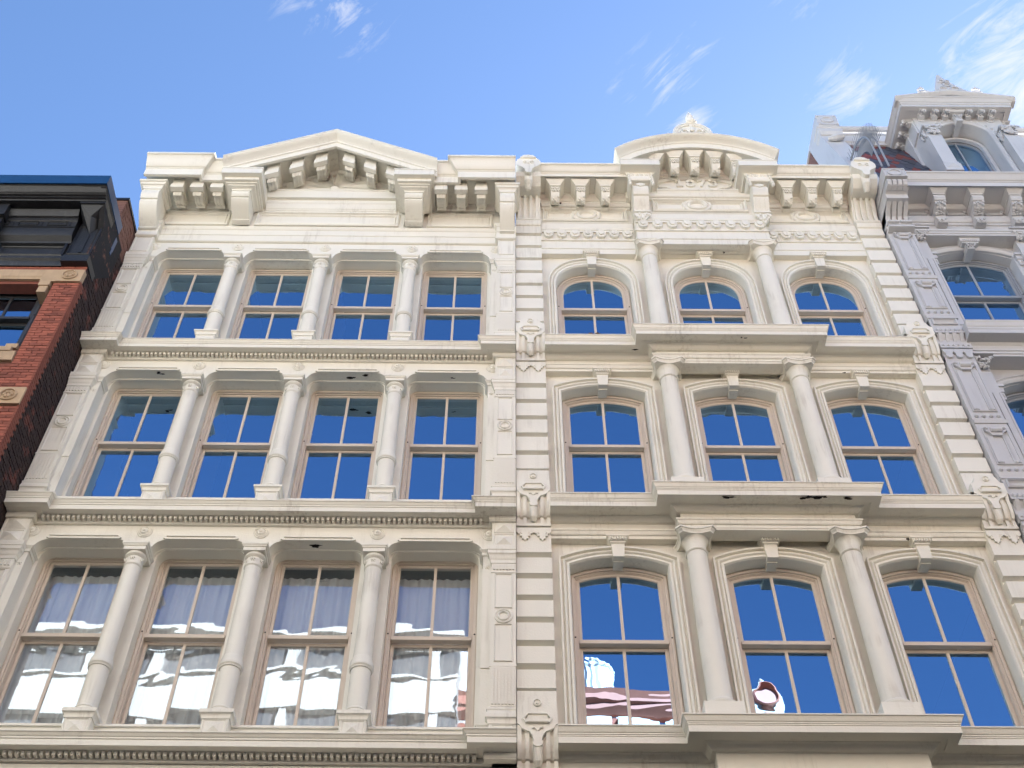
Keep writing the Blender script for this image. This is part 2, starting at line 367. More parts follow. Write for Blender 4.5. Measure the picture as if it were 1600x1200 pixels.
# ================================================================== cream building with the triangular pediment
LB = thing('iron_front_building', 'cream cast iron building with a triangular pediment and four square-headed windows per floor', 'building', (-3.57, 0.3, 0))
SH = lambda x: -.0045*(x+2.0)                        # the old front has settled a little towards the party line
SHEAR = SH
LX0, LX1 = -7.30, .140
CXS = [-6.115, -4.42, -2.722, -1.027]
COLX = [-5.268, -3.571, -1.875]
PIN = [(-6.80, -6.92, 1), (-.325, -.205, -1)]         # pier: inner edge of the second step, inner edge of the main face
LF = [  # T, capb, ring, shaft, torus, abbot, abtop, lip, next T, rail, frame top
    dict(T=10.45, cb=10.735, ct=10.845, ring=11.62, sh=13.36, to=13.545, ab=13.575, at=13.70, lip=13.92, nt=14.46, rail=12.525, ft=13.95),
    dict(T=14.46, cb=14.775, ct=14.875, ring=15.62, sh=17.24, to=17.44, ab=17.465, at=17.58, lip=17.872, nt=18.41, rail=16.515, ft=17.87),
    dict(T=18.41, cb=18.70, ct=18.79, ring=19.475, sh=20.95, to=21.175, ab=21.20, at=21.305, lip=21.655, nt=21.97, rail=20.41, ft=21.63)]
shell(LB, LX0, LX1, [10.45, 14.46, 18.41, 22.3], 23.2, .455)
for f in LF: f['pl'] = None
def lintel(f, hw, r, rz, y0, y1, legs, ztop):
    poly = [(LX1-.002, ztop), (LX0+.002, ztop), (LX0+.002, f['at'])]
    if legs is not None: poly = [(LX1-.002, ztop), (LX0+.002, ztop), (LX0+.002, legs)]
    for cx in CXS:
        zb = f['at'] if legs is None else legs
        poly += o_round(cx, hw, zb, f['lip'] if legs is None else f['lip']-.004, r, rz, 7)
    poly += [(LX1-.002, f['at'] if legs is None else legs)]
    return M().prism(poly, y0, y1)
def small_flower(m, cx, y, cz, r=.03):
    m.blob((cx, y, cz), (r*.45, r*.6, r*.45))
    for k in range(5):
        a = 2*pi*k/5+.3; m.blob((cx+r*.75*cos(a), y, cz+r*.75*sin(a)), (r*.42, r*.35, r*.42))
FLUTE_CACHE = {}
def fluted(m, x0, x1, z0, z1, y, n=6, d=.012):
    m.box(x0, x1, y-.004, y+.04, z0, z1)
    p = (x1-x0)/n
    for i in range(n):
        c = x0+(i+.5)*p; w = p*.30
        m.prism([(c-w, z0+.03), (c-w, z1-.02), (c+w, z1-.02), (c+w, z0+.03)], y-d*1.5, y-.002)
LCOL = {}
for fi, f in enumerate(LF):
    T = f['T']; zt = f['nt']-.2 if fi < 2 else 21.98
    obj('frieze', lintel(f, .70, .19, f['lip']-f['at']+.005, 0.0, .20, None, f['nt']-.10 if fi < 2 else 22.05), CREAM, LB)
    obj('jamb_wall', lintel(f, .632, .15, .17, .202, .452, T-.05, f['nt']+.02 if fi < 2 else 22.05), CREAM, LB)
    # bead on the soffit between the two layers
    for cx in CXS:
        m = M(); m.sweep(o_round(cx, .70, f['at']+.02, f['lip'], .19, f['lip']-f['at']-.02, 7)[1:-1], [(0, .17), (.012, .175), (.018, .19), (.012, .205), (0, .21)], ELEV)
        obj('soffit_bead', m, CREAM, LB)
        # raised label strip over the opening
        z0, z1 = f['lip']-.004, f['lip']+.085
        m = M(); m.prism([(cx-.545, z0+.02), (cx-.47, z1), (cx+.47, z1), (cx+.545, z0+.02), (cx+.50, z0), (cx-.50, z0)], -.03, .002)
        m.prism([(cx-.50, z0+.04), (cx-.45, z1-.02), (cx+.45, z1-.02), (cx+.50, z0+.04)], -.05, -.028)
        obj('label_moulding', m, CREAM, LB)
        # sill
        m = M(); m.box(cx-.70, cx+.70, .01, .46, T+.0, f['cb']+.03-.05); m.box(cx-.70, cx+.70, -.02, .60, f['cb']-.02, f['cb']+.012)
        obj('window_sill', m, CREAM, LB)
        win = window(LB, o_round(cx, .632, f['cb']+.013, f['ft'], .11, .11, 6), cx, .40, f['rail'], TAN, GLASS if fi == 0 else GLASS2, .075, .045)
    for x in COLX+[-6.96+.06, -.19-.06]:
        if x in COLX or fi < 3:
            m = M(); cz = (f['lip']+.155) if fi < 2 else 21.79
            prof = [(.11, .0), (.112, -.012), (.10, -.02), (.092, -.012), (.084, -.024), (.072, -.03), (.066, -.018), (.058, -.03), (.048, -.045), (.03, -.05), (.026, -.06), (.012, -.07), (.002, -.072)]
            if x in COLX: m.lathey(prof, x, cz, 20)
            else: m.lathey(prof, x, cz, 20)
            obj('rosette', m, CREAM, LB)
    # columns
    for x in COLX:
        key = fi
        if key not in LCOL:
            SHEAR = None
            def c0(mm, nm, mt=CREAM): return make_mesh(nm, mm, mt, None)
            zr = f['ring']; zs = f['sh']; z0 = f['ct']
            m = M(); r1 = .122; r0 = .131
            m.lathe([(r0, z0+.12), (r0, zr-.05), (r0+.004, zr-.01), (.128, zr+.02), (r1, zr+.3), (r1-.008, zs)], 0, 0, 28)
            shaft = c0(m, 'column')
            m = M(); m.lathe([(.152, z0), (.158, z0+.015), (.158, z0+.04), (.15, z0+.055), (.14, z0+.06), (.137, z0+.085), (.145, z0+.09), (.145, z0+.105), (.131, z0+.125)], 0, 0, 28); basem = c0(m, 'base_moulding')
            m = M(); m.lathe([(r0, zr-.045), (.148, zr-.04), (.150, zr-.028), (.139, zr-.02), (.146, zr-.012), (.158, zr), (.158, zr+.03), (.15, zr+.045), (.146, zr+.10), (.128, zr+.16)], 0, 0, 28); collar = c0(m, 'collar')
            m = M(); m.lathe([(.115, zs-.02), (.130, zs), (.132, zs+.02), (.118, zs+.03), (.116, f['to']-.045), (.13, f['to']-.035), (.148, f['to']-.015), (.152, f['to']+.005), (.145, f['ab']-.004)], 0, 0, 28)
            for a in (-pi/2-1.0, -pi/2, -pi/2+1.0): small_flower(m, .122*cos(a), .122*sin(a), (zs+f['to'])/2, .034)
            cap = c0(m, 'capital')
            a0, a1 = f['ab'], f['at']
            m = M(); sq = lambda h: [(-h, -h), (-h, .20), (h, .20), (h, -h)]
            prof = [(0, a0), (.0, a0+(a1-a0)*.5), (.012, a0+(a1-a0)*.52), (.02, a0+(a1-a0)*.7), (.03, a0+(a1-a0)*.75), (.032, a1+.004), (-.1, a1+.004), (-.1, a0)]
            m.sweep([(-.155, .205), (-.155, -.165), (.155, -.165), (.155, .205)], prof)
            abac = c0(m, 'abacus')
            m = M(); zb = f['cb']
            m.box(-.165, .165, -.165, .19, T+.0, zb)
            m.sweep([(-.165, .19), (-.165, -.165), (.165, -.165), (.165, .19)], [(0, zb-.012), (.012, zb-.012)]+cavetto(.014, zb, .04, zb+.055)+[(.048, zb+.06), (.048, z0), (-.12, z0), (-.12, zb-.012)])
            facing_frame(m, -.15, .15, T+.03, zb-.02, -.165, .018, .008)
            m.pyramid(-.115, .115, T+.055, zb-.045, -.165, -.205)
            ped = c0(m, 'pedestal')
            LCOL[key] = (shaft, basem, collar, cap, abac, ped); SHEAR = SH
        yc = -.008; loc = (x, yc, SH(x)); ms = LCOL[key]
        c = put('column', ms[0], LB, loc)
        for nm, me in zip(('base_moulding', 'collar', 'capital', 'abacus', 'pedestal'), ms[1:]): put(nm, me, c, loc)
    # end piers
    for xi, xm, sg in PIN:
        xo = LX0 if sg > 0 else LX1
        a, b = min(xo, xm), max(xo, xm); a += .001; b -= .001
        z0, zr, zs, at = f['ct'], f['ring'], f['sh'], f['at']
        ztop = f['nt']-.2 if fi < 2 else 22.0
        m = M(); m.box(a, b, -.13, .20, T, ztop)
        p = obj('pilaster', m, CREAM, LB)
        # second narrow step
        s0, s1 = min(xi, xm), max(xi, xm)
        m = M(); m.box(s0, s1, -.06, .20, T, at+.0)
        for zz0, zz1, pr in ((T, f['cb'], .03), (at-.1, at, .03)):
            m.sweep([(xm, -.06), (xi, -.06), (xi, .2)] if sg < 0 and False else ([(xm, -.06), (xi, -.06), (xi, .20)] if sg > 0 else [(xi, .20), (xi, -.06), (xm, -.06)]),
                    [(0, zz0), (.018, zz0), (.018, zz1-.05)]+cyma(.02, zz1-.045, .05, zz1-.015, 4)+[(.052, zz1), (-.02, zz1), (-.02, zz0)])
        m.prism([(s0-.0, zr), (s1, zr), (s1, zr+.04), (s0, zr+.04)], -.075, -.055)
        small_flower(m, (s0+s1)/2, -.062, zs+.03, .035)
        obj('pilaster_step', m, CREAM, p)
        path = [(a, -.13), (b, -.13), (b, .0)] if sg > 0 else [(a, .0), (a, -.13), (b, -.13)]
        # base and cap mouldings
        m = M()
        m.sweep(path, [(0, f['cb']-.02), (.012, f['cb']-.02)]+cavetto(.014, f['cb'], .04, f['cb']+.055)+[(.046, f['cb']+.06), (.046, z0), (.03, z0+.01), (.022, z0+.06), (.03, z0+.075), (.03, z0+.10), (.008, z0+.12), (-.02, z0+.12), (-.02, f['cb']-.02)])
        facing_frame(m, a+.03, b-.03, T+.04, f['cb']-.03, -.13, .016, .008); m.pyramid(a+.055, b-.055, T+.065, f['cb']-.055, -.13, -.17)
        obj('base_moulding', m, CREAM, p)
        m = M(); fluted(m, a+.02, b-.02, z0+.13, zr-.02, -.132, 7); m.box(a-.006, b+.006, -.14, -.12, zr-.02, zr+.012)
        obj('fluted_panel', m, CREAM, p)
        m = M(); cx = (a+b)/2; zb, zt2 = zr+.06, zs-.16; zc = (zb+zt2)/2
        facing_frame(m, a+.05, b-.05, zb, zc-.14, -.13, .018, .012); facing_frame(m, a+.05, b-.05, zc+.14, zt2, -.13, .018, .012)
        m.lathey([(.125, -.128), (.125, -.148), (.112, -.156), (.10, -.150), (.095, -.136), (.085, -.136), (.08, -.156), (.066, -.162), (.056, -.150), (.05, -.136), (.01, -.138)], cx, zc, 24)
        obj('medallion_panel', m, CREAM, p)
        m = M(); fluted(m, a+.015, b-.015, zs-.12, zs+.03, -.132, 7, .014); m.box(a-.004, b+.004, -.142, -.12, zs-.14, zs-.12)
        m.sweep(path, [(0, zs+.04), (.012, zs+.04), (.012, zs+.09)]+cyma(.014, zs+.10, .05, zs+.19, 5)+[(.056, zs+.195), (.056, zs+.25), (.066, zs+.26), (.07, at), (-.02, at), (-.02, zs+.04)])
        obj('pilaster_cap', m, CREAM, p)
        if fi < 2:
            for k in range(2):
                zz = at+.03+k*(ztop-at-.03)/2; ze = zz+(ztop-at-.03)/2-.03
                m = M(); facing_frame(m, a+.025, b-.025, zz, ze, -.13, .014, .008); m.pyramid(a+.045, b-.045, zz+.02, ze-.02, -.13, -.185)
                obj('diamond_block', m, CREAM, p)
        else:
            m = M(); facing_frame(m, a+.03, b-.03, at+.12, 21.93, -.13, .018, .012); obj('square_panel', m, CREAM, p)
# storey cornices with their dentils
def mid_profile(T): return [(-.05, T-.262), (.03, T-.262), (.042, T-.256), (.042, T-.243), (.05, T-.238), (.05, T-.17), (.11, T-.17)]+ovolo(.11, T-.17, .13, T-.165, 2)+[(.15, T-.165), (.15, T-.172), (.25, T-.172), (.25, T-.09), (.262, T-.085), (.262, T-.068)]+cyma(.264, T-.062, .30, T-.016, 6)+[(.305, T-.014), (.305, T), (.10, T+.015), (-.05, T+.02)]
LPATH = [(LX0, -.13), (-6.92, -.13), (-6.92, 0), (-.205, 0), (-.205, -.13), (LX1, -.13)]
for T in (10.45, 14.46, 18.41):
    c = obj('cornice', M().sweep(LPATH, mid_profile(T)), CREAM, LB)
    m = M(); x = -6.80
    while x < -.36:
        m.box(x, x+.040, -.128, -.04, T-.228, T-.171); x += .0745
    obj('dentil_course', m, CREAM, c, None, 'stuff', 0)
# lower storeys (below the picture)
obj('lower_wall', M().box(LX0+.002, LX1-.002, .0, .45, 0, 10.18), CREAM, LB)

# pale partitions inside the upper windows on the left
for fi, cx in ((1, CXS[0]), (1, CXS[1]), (2, CXS[0]), (2, CXS[1]), (2, CXS[2])):
    f = LF[fi]; obj('interior_partition', M().box(cx-.66, cx-.58, .60, 1.3+.25*fi, f['T']+.05, f['nt']-.31), CURT, LB)
# ---- parapet: architrave, frieze panels, modillion cornice, pediment
AR = [(-.05, 21.95), (.02, 21.95), (.045, 21.965), (.05, 21.99), (.03, 22.0), (.03, 22.19), (.045, 22.2), (.045, 22.215), (.025, 22.22), (.025, 22.40), (.04, 22.41)]+cyma(.04, 22.42, .065, 22.46, 4)+[(.068, 22.48), (-.05, 22.5)]
obj('architrave', M().sweep(LPATH, AR), CREAM, LB)
obj('parapet_wall', M().box(LX0+.002, LX1-.002, .0, .40, 21.99, 23.62), CREAM, LB)
BAYS = [(-7.02, -5.60), (-1.652, -.288)]
for x0, x1 in BAYS:
    m = M(); facing_frame(m, x0+.02, x1-.03, 22.60, 23.09, 0, .06, .035); facing_frame(m, x0+.09, x1-.10, 22.67, 23.02, 0, .03, .018); obj('frieze_panel', m, CREAM, LB)
m = M(); facing_frame(m, -5.08, -2.19, 22.50, 22.98, -.06, .06, .035); facing_frame(m, -5.0, -2.27, 22.58, 22.90, -.06, .03, .018); obj('frieze_panel', m, CREAM, LB)
obj('frieze_backing', M().box(-5.19, -2.09, -.06, .002, 22.49, 23.65), CREAM, LB)
# crown cornice: breaks forward over the end piers and under the pediment
CT = 23.70
def crown(off=0, t=CT): return [(-.30, 23.31), (.66+off, 23.31), (.66+off, 23.175), (.715+off, 23.175), (.72+off, t-.31), (.735+off, t-.30), (.735+off, t-.285)]+cyma(.74+off, t-.28, .92+off, t-.055, 9)+[(.93+off, t-.05), (.93+off, t), (.6, t+.02), (-.30, t+.02)]
CPATH_L = [(LX0, -.12), (-6.86, -.12), (-6.86, 0), (-5.60, 0)]
CPATH_R = [(-1.63, 0), (-.30, 0), (-.30, -.12), (LX1, -.12)]
for pth in (CPATH_L, CPATH_R):
    c = obj('crown_cornice', M().sweep(pth, crown()), CREAM, LB)
    bx = (pth[0][0] if pth is CPATH_L else -.33); 
    m = M(); x0, x1 = (-6.9, -5.57) if pth is CPATH_L else (-1.66, -.28)
    m.sweep([(x0, 0), (x1, 0)], [(-.05, 23.10), (.02, 23.10), (.03, 23.13)]+ovolo(.03, 23.15, .10, 23.24, 5)+[(.11, 23.25), (.11, 23.27), (.13, 23.285), (.14, 23.309), (-.05, 23.309)])
    obj('bed_moulding', m, CREAM, c)
def modillion(name, parent, cx, ztop, w, yb, yf, h, material, carve=False, skew=0.0, label=None):
    """scroll bracket: square block at the front, S-scroll behind"""
    m = M(); d = yf-yb                                # yf<yb : towards the street
    m.box(cx-w*.62, cx+w*.62, yf, yb+.02, ztop-h*.16, ztop)
    m.sweep([(cx-w*.62, yb), (cx-w*.62, yf), (cx+w*.62, yf), (cx+w*.62, yb)], [(0, ztop-h*.12), (.014, ztop-h*.10), (.02, ztop-.004), (-.02, ztop-.004), (-.02, ztop-h*.12)])
    m.box(cx-w*.5, cx+w*.5, yf+.04, yb+.02, ztop-h*.42, ztop-h*.16)
    pts = []
    for i in range(13):
        t = i/12; y = yf+.05+(yb-yf-.05)*t
        z = ztop-h*.42-h*.58*(.5-.5*cos(pi*min(1, t*1.35)))+ (h*.10*sin(pi*max(0, t-.75)*4) if t > .75 else 0)
        pts.append((y, z))
    poly = pts+[(yb+.02, pts[-1][1]), (yb+.02, ztop-h*.4), (yf+.05, ztop-h*.4)]
    m.prism_x(poly, cx-w*.46, cx+w*.46)
    for k in (-1, 0, 1):                              # ribs that run down the scroll
        rb = [(y-.012, z-.012) for y, z in pts]
        m.prism_x(rb+[(yb, pts[-1][1]+.05), (yf+.06, ztop-h*.4)], cx+k*w*.32-w*.09, cx+k*w*.32+w*.09)
    if carve:
        rnd = random.Random(3)
        for i in range(16):
            t = rnd.uniform(.05, .95); q = pts[int(t*12)]
            m.blob((cx+rnd.uniform(-.36, .36)*w, q[0]-.014, q[1]-.012), (w*.13, .022, .03))
        for k in range(4): m.blob((cx+(k-1.5)*w*.25, yf+.03, ztop-h*.27), (w*.11, .03, h*.08))
    return make_mesh(name, m, material, None)
def block_bracket(k=0.0, w=.195, q=1.0, yb=-.13):
    """block at the front, reeded scroll running back under the soffit; k = shear for a raking soffit; z=0 is the soffit"""
    m = M()
    def sk(poly, x0, x1): m.loft([(x0, y, z*q+k*x0) for y, z in poly], [(x1, y, z*q+k*x1) for y, z in poly])
    sk([(-.645, 0), (-.645, -.245), (-.60, -.25), (yb, -.12), (yb, 0)], -w*.56, w*.56)
    sk([(-.655, -.225), (-.655, -.375), (-.56, -.375), (-.54, -.36), (-.54, -.235)], -w*.62, w*.62)
    pts = [(-.54, -.33)]+[(-.54+.06*sin(pi*t/6)*.2-.0+.015*t, -.34-.085*sin(pi*t/6)) for t in range(1, 7)]+[(-.42+.27*t/8, -.345-.03*sin(pi*t/8)+.10*(t/8)**2) for t in range(9)]
    pts += [(yb, -.24), (yb, -.10), (-.54, -.10)]
    sk(pts, -w*.42, w*.42)
    for j in (-1, 0, 1):
        sk([(y-.004, z-.022) for y, z in pts[:-3]]+[(yb-.01, -.2), (-.53, -.2)], j*w*.29-w*.085, j*w*.29+w*.085)
    sk([(yb-.055, -.30), (yb-.055, -.22), (yb, -.20), (yb, -.30)], -w*.46, w*.46)
    return m
bm_ = make_mesh('bracket', block_bracket(0, .205, .84), CREAM)
for x in (-6.635, -6.238, -5.838, -1.352, -.95, -.549): put('bracket', bm_, LB, (x, 0, 23.31+SH(x)))
def console(cx, w, ztop, zbot, yf, yb, fl=1.0):
    m = M(); h = ztop-zbot
    # capping with steps
    m.sweep([(cx-w/2, yb), (cx-w/2, yf+.12), (cx+w/2, yf+.12), (cx+w/2, yb)], [(-.04, ztop-h*.22), (.0, ztop-h*.22)]+cavetto(.0, ztop-h*.20, .05*fl, ztop-h*.13, 4)+[(.06*fl, ztop-h*.12), (.06*fl, ztop-h*.07), (.09*fl, ztop-h*.06), (.09*fl, ztop-.002), (-.04, ztop-.002)])
    m.box(cx-w/2+.02, cx+w/2-.02, yf+.14, yb, ztop-h*.3, ztop-.01)
    ycs = yf+.13; pts = []
    for t in range(9):                                # upper roll
        a = t/8; pts.append((ycs+.02-.05*sin(pi*a), ztop-h*.22-h*.30*a))
    y0, z0 = pts[-1]
    pts += [(y0+.03, z0-.004), (y0+.03, z0-h*.06)]
    for t in range(1, 11):
        a = t/10; pts.append((y0+.03+(yb-.07-y0-.03)*a**1.25, z0-h*.06-(h*.36)*(a**.9)))
    pts += [(yb-.10, zbot+.04), (yb-.10, zbot+.015), (yb-.05, zbot), (yb+.02, zbot)]
    m.prism_x(pts+[(yb+.02, ztop-h*.2), (ycs+.02, ztop-h*.2)], cx-w/2+.015, cx+w/2-.015)
    return m
for cx, w in ((LX0+.195, .375), (LX1-.165, .32)):
    obj('console', console(cx, w, 23.17, 22.14, -.76, -.12), CREAM, LB)
for cx in (-5.33, -1.885):
    m = M(); m.box(cx-.40, cx+.40, -.90, -.05, 23.155, 23.36); m.sweep([(cx-.40, -.05), (cx-.40, -.90), (cx+.40, -.90), (cx+.40, -.05)], [(0, 23.33), (.012, 23.335), (.014, 23.362), (-.1, 23.362), (-.1, 23.33)])
    m.box(cx-.34, cx+.34, -.80, -.05, 23.06, 23.156)
    sh_ = obj('pediment_shelf', m, CREAM, LB)
    obj('console', console(cx, .38, 23.06, 22.50, -.74, -.10, 1.35), CREAM, LB)
# return of the cornice between the shelves
m = M(); m.sweep([(-4.93, -.06), (-2.28, -.06)], [(-.06, 23.02), (.015, 23.02), (.02, 23.06), (.035, 23.07)]+cyma(.04, 23.10, .11, 23.24, 5)+[(.12, 23.26), (.12, 23.345), (.18, 23.345), (.18, 23.60), (.195, 23.61), (.195, 23.64), (-.06, 23.70)])
obj('pediment_base_cornice', m, CREAM, LB)
# tympanum
PX, PZ = -3.60, 24.83
obj('tympanum', M().prism([(-5.62, 23.36), (-5.62, 23.42), (PX, 24.60), (-1.58, 23.42), (-1.58, 23.36)], -.10, .25), CREAM, LB)
m = M(); base = 23.90; ax, az = PX-.02, 24.49
for k in range(13):
    a0 = pi-(k+.10)*pi/13; a1 = pi-(k+.90)*pi/13; am = (a0+a1)/2
    def lim(a):
        c, s_ = cos(a), sin(a); r = 1.16/abs(c) if abs(c) > 1e-3 else 9
        sl = (az-base)/1.18                             # stay under the rake
        r2 = (az-base)/(s_+abs(c)*sl)
        return min(r, r2)*.97
    r0, r1, rm = lim(a0), lim(a1), lim(am)
    vs_ = [(ax+.10*cos(a0), -.10, base+.08*sin(a0)), (ax+r0*cos(a0), -.10, base+r0*sin(a0)), (ax+rm*cos(am), -.205, base+rm*sin(am)), (ax+r1*cos(a1), -.10, base+r1*sin(a1)), (ax+.10*cos(a1), -.10, base+.08*sin(a1)), (ax+.10*cos(am), -.18, base+.08*sin(am))]
    m.add(vs_, [(0, 1, 2, 5), (5, 2, 3, 4)])
m.lathey([(.10, -.10), (.10, -.14), (.07, -.16), (.01, -.165)], ax, base, 20)
m.box(ax-1.22, ax+1.22, -.14, -.09, base-.05, base)
obj('sunburst', m, CREAM, LB, None, None, 0)
# rake: one mitred sweep over the two slopes
RL, RR = (-5.76, 23.64), (-1.44, 23.60)
rk = [(.0, -1.03), (.0, -.60), (.0, .30), (.30, .30), (.30, -.05), (.20, -.06), (.20, -.76), (.315, -.76), (.315, -.815), (.20, -.82), (.187, -.83), (.187, -.845)]+[(.182-(.182-.032)*i/8, -.85-.17*(.5-.5*cos(pi*i/8))) for i in range(9)]+[(.028, -1.03)]
m = M().sweep([RL, (PX, PZ), RR], rk, ELEV, False, True); obj('raking_cornice', m, CREAM, LB)
for sgn, (ex, ez) in ((-1, RL), (1, RR)):
    sl = (PZ-ez)/(PX-ex)
    m = M(); m.sweep([(PX+sgn*1.72, PZ-.30+sl*sgn*1.72), (PX, PZ-.30), (PX+.001, PZ-.30)][::1] if False else ([(PX-1.72, PZ-.225-abs(sl)*1.72), (PX, PZ-.225)] if sgn < 0 else [(PX, PZ-.225), (PX+1.72, PZ-.225-abs(sl)*1.72)]),
        [(0, -.09), (.082, -.09), (.082, -.115)]+[(.078-.07*(1-cos(pi/2*i/4)), -.12-.07*sin(pi/2*i/4)) for i in range(5)]+[(0, -.21)], ELEV)
    obj('raking_bed_moulding', m, CREAM, LB)
    rb_me = make_mesh('bracket', block_bracket(-sgn*abs(sl), .205, 1.0, -.16), CREAM)
    for dx in (.29, .755, 1.225):
        put('bracket', rb_me, LB, (PX+sgn*dx, -.02, PZ-.235-abs(sl)*dx+SH(PX+sgn*dx)))

# ================================================================== cream building with arched windows, dated 1873
SHEAR = None
RB = thing('iron_front_building', 'cream cast iron building dated 1873 with arched windows and a curved pediment', 'building', (3.83, 0.3, 0))
RX0, RX1 = .147, 7.512
WX3 = [1.62, 3.835, 6.045]
RCOL = [2.73, 4.945]
QX = [(RX0, .654), (7.010, RX1)]
CB0, CB1 = 2.525, 5.125                               # centre bay that breaks forward
RF = [dict(T=10.55, T2=10.555, arch='seg', zs=13.575, zc=13.735, ozs=13.715, ozc=13.915, at=14.0, rail=12.40, ab=13.99, sb=11.03, nt=14.61, mb=14.04, key=13.59),
      dict(T=14.61, T2=14.60, arch='seg', zs=17.51, zc=17.68, ozs=17.645, ozc=17.85, at=18.0, rail=16.425, ab=17.99, sb=15.12, nt=18.55, mb=18.0, key=17.5),
      dict(T=18.55, T2=18.51, arch='bask', zs=20.72, zc=21.39, ozs=20.72, ozc=21.60, at=21.72, rail=20.275, ab=21.755, sb=19.02, nt=22.2, mb=21.72, key=21.3)]
shell(RB, RX0, RX1, [10.55, 14.61, 18.55, 22.4], 23.4, .452)
def r_open(f, cx, hw, z0, dz=0.0, outer=False):
    zs, zc = (f['ozs'], f['ozc']) if outer else (f['zs'], f['zc'])
    return o_seg(cx, hw, z0, zs+dz, zc+dz) if f['arch'] == 'seg' else o_bask(cx, hw, z0, zs+dz, zc+dz)
IH, OH = .705, .862
RPATH = [(.645, .03), (CB0, .03), (CB0, -.21), (CB1, -.21), (CB1, .03), (7.02, .03)]
def r_corn(T): return [(-.10, T-.285), (.0, T-.285), (.03, T-.28)]+cyma(.03, T-.275, .105, T-.215, 6)+[(.12, T-.21), (.12, T-.205), (.20, T-.205), (.20, T-.225), (.33, T-.225), (.33, T-.135), (.338, T-.13), (.338, T-.115), (.346, T-.11), (.346, T-.095)]+cyma(.35, T-.09, .385, T-.02, 6)+[(.392, T-.018), (.392, T), (.1, T+.012), (-.10, T+.015)]
RCACHE = {}
def arch_keystone(parent, cx, f):
    k = f['key']; mbz = f['mb']
    m = M()
    m.prism([(cx-.08, f['zc']-.05), (cx-.10, mbz-.075), (cx+.10, mbz-.075), (cx+.08, f['zc']-.05)], .02, .15)
    m.box(cx-.072, cx+.072, .12, .30, f['zc']-.07, f['zc']+.03)
    ks = obj('keystone', m, CREAM2, parent)
    m = M(); z0 = mbz-.10; z1 = mbz+.015
    m.sweep([(cx-.11, .15), (cx-.11, .0), (cx+.11, .0), (cx+.11, .15)], [(-.1, z0), (.0, z0), (.004, z0+.03), (.02, z0+.035)]+cavetto(.02, z0+.04, .05, z0+.09, 4)+[(.056, z1), (-.1, z1)])
    for i in range(7):
        x = cx-.13+.26*(i+.5)/7; m.blob((x, -.035, z0+.055), (.015, .018, .032))
    obj('keystone_cap', m, CREAM2, ks)
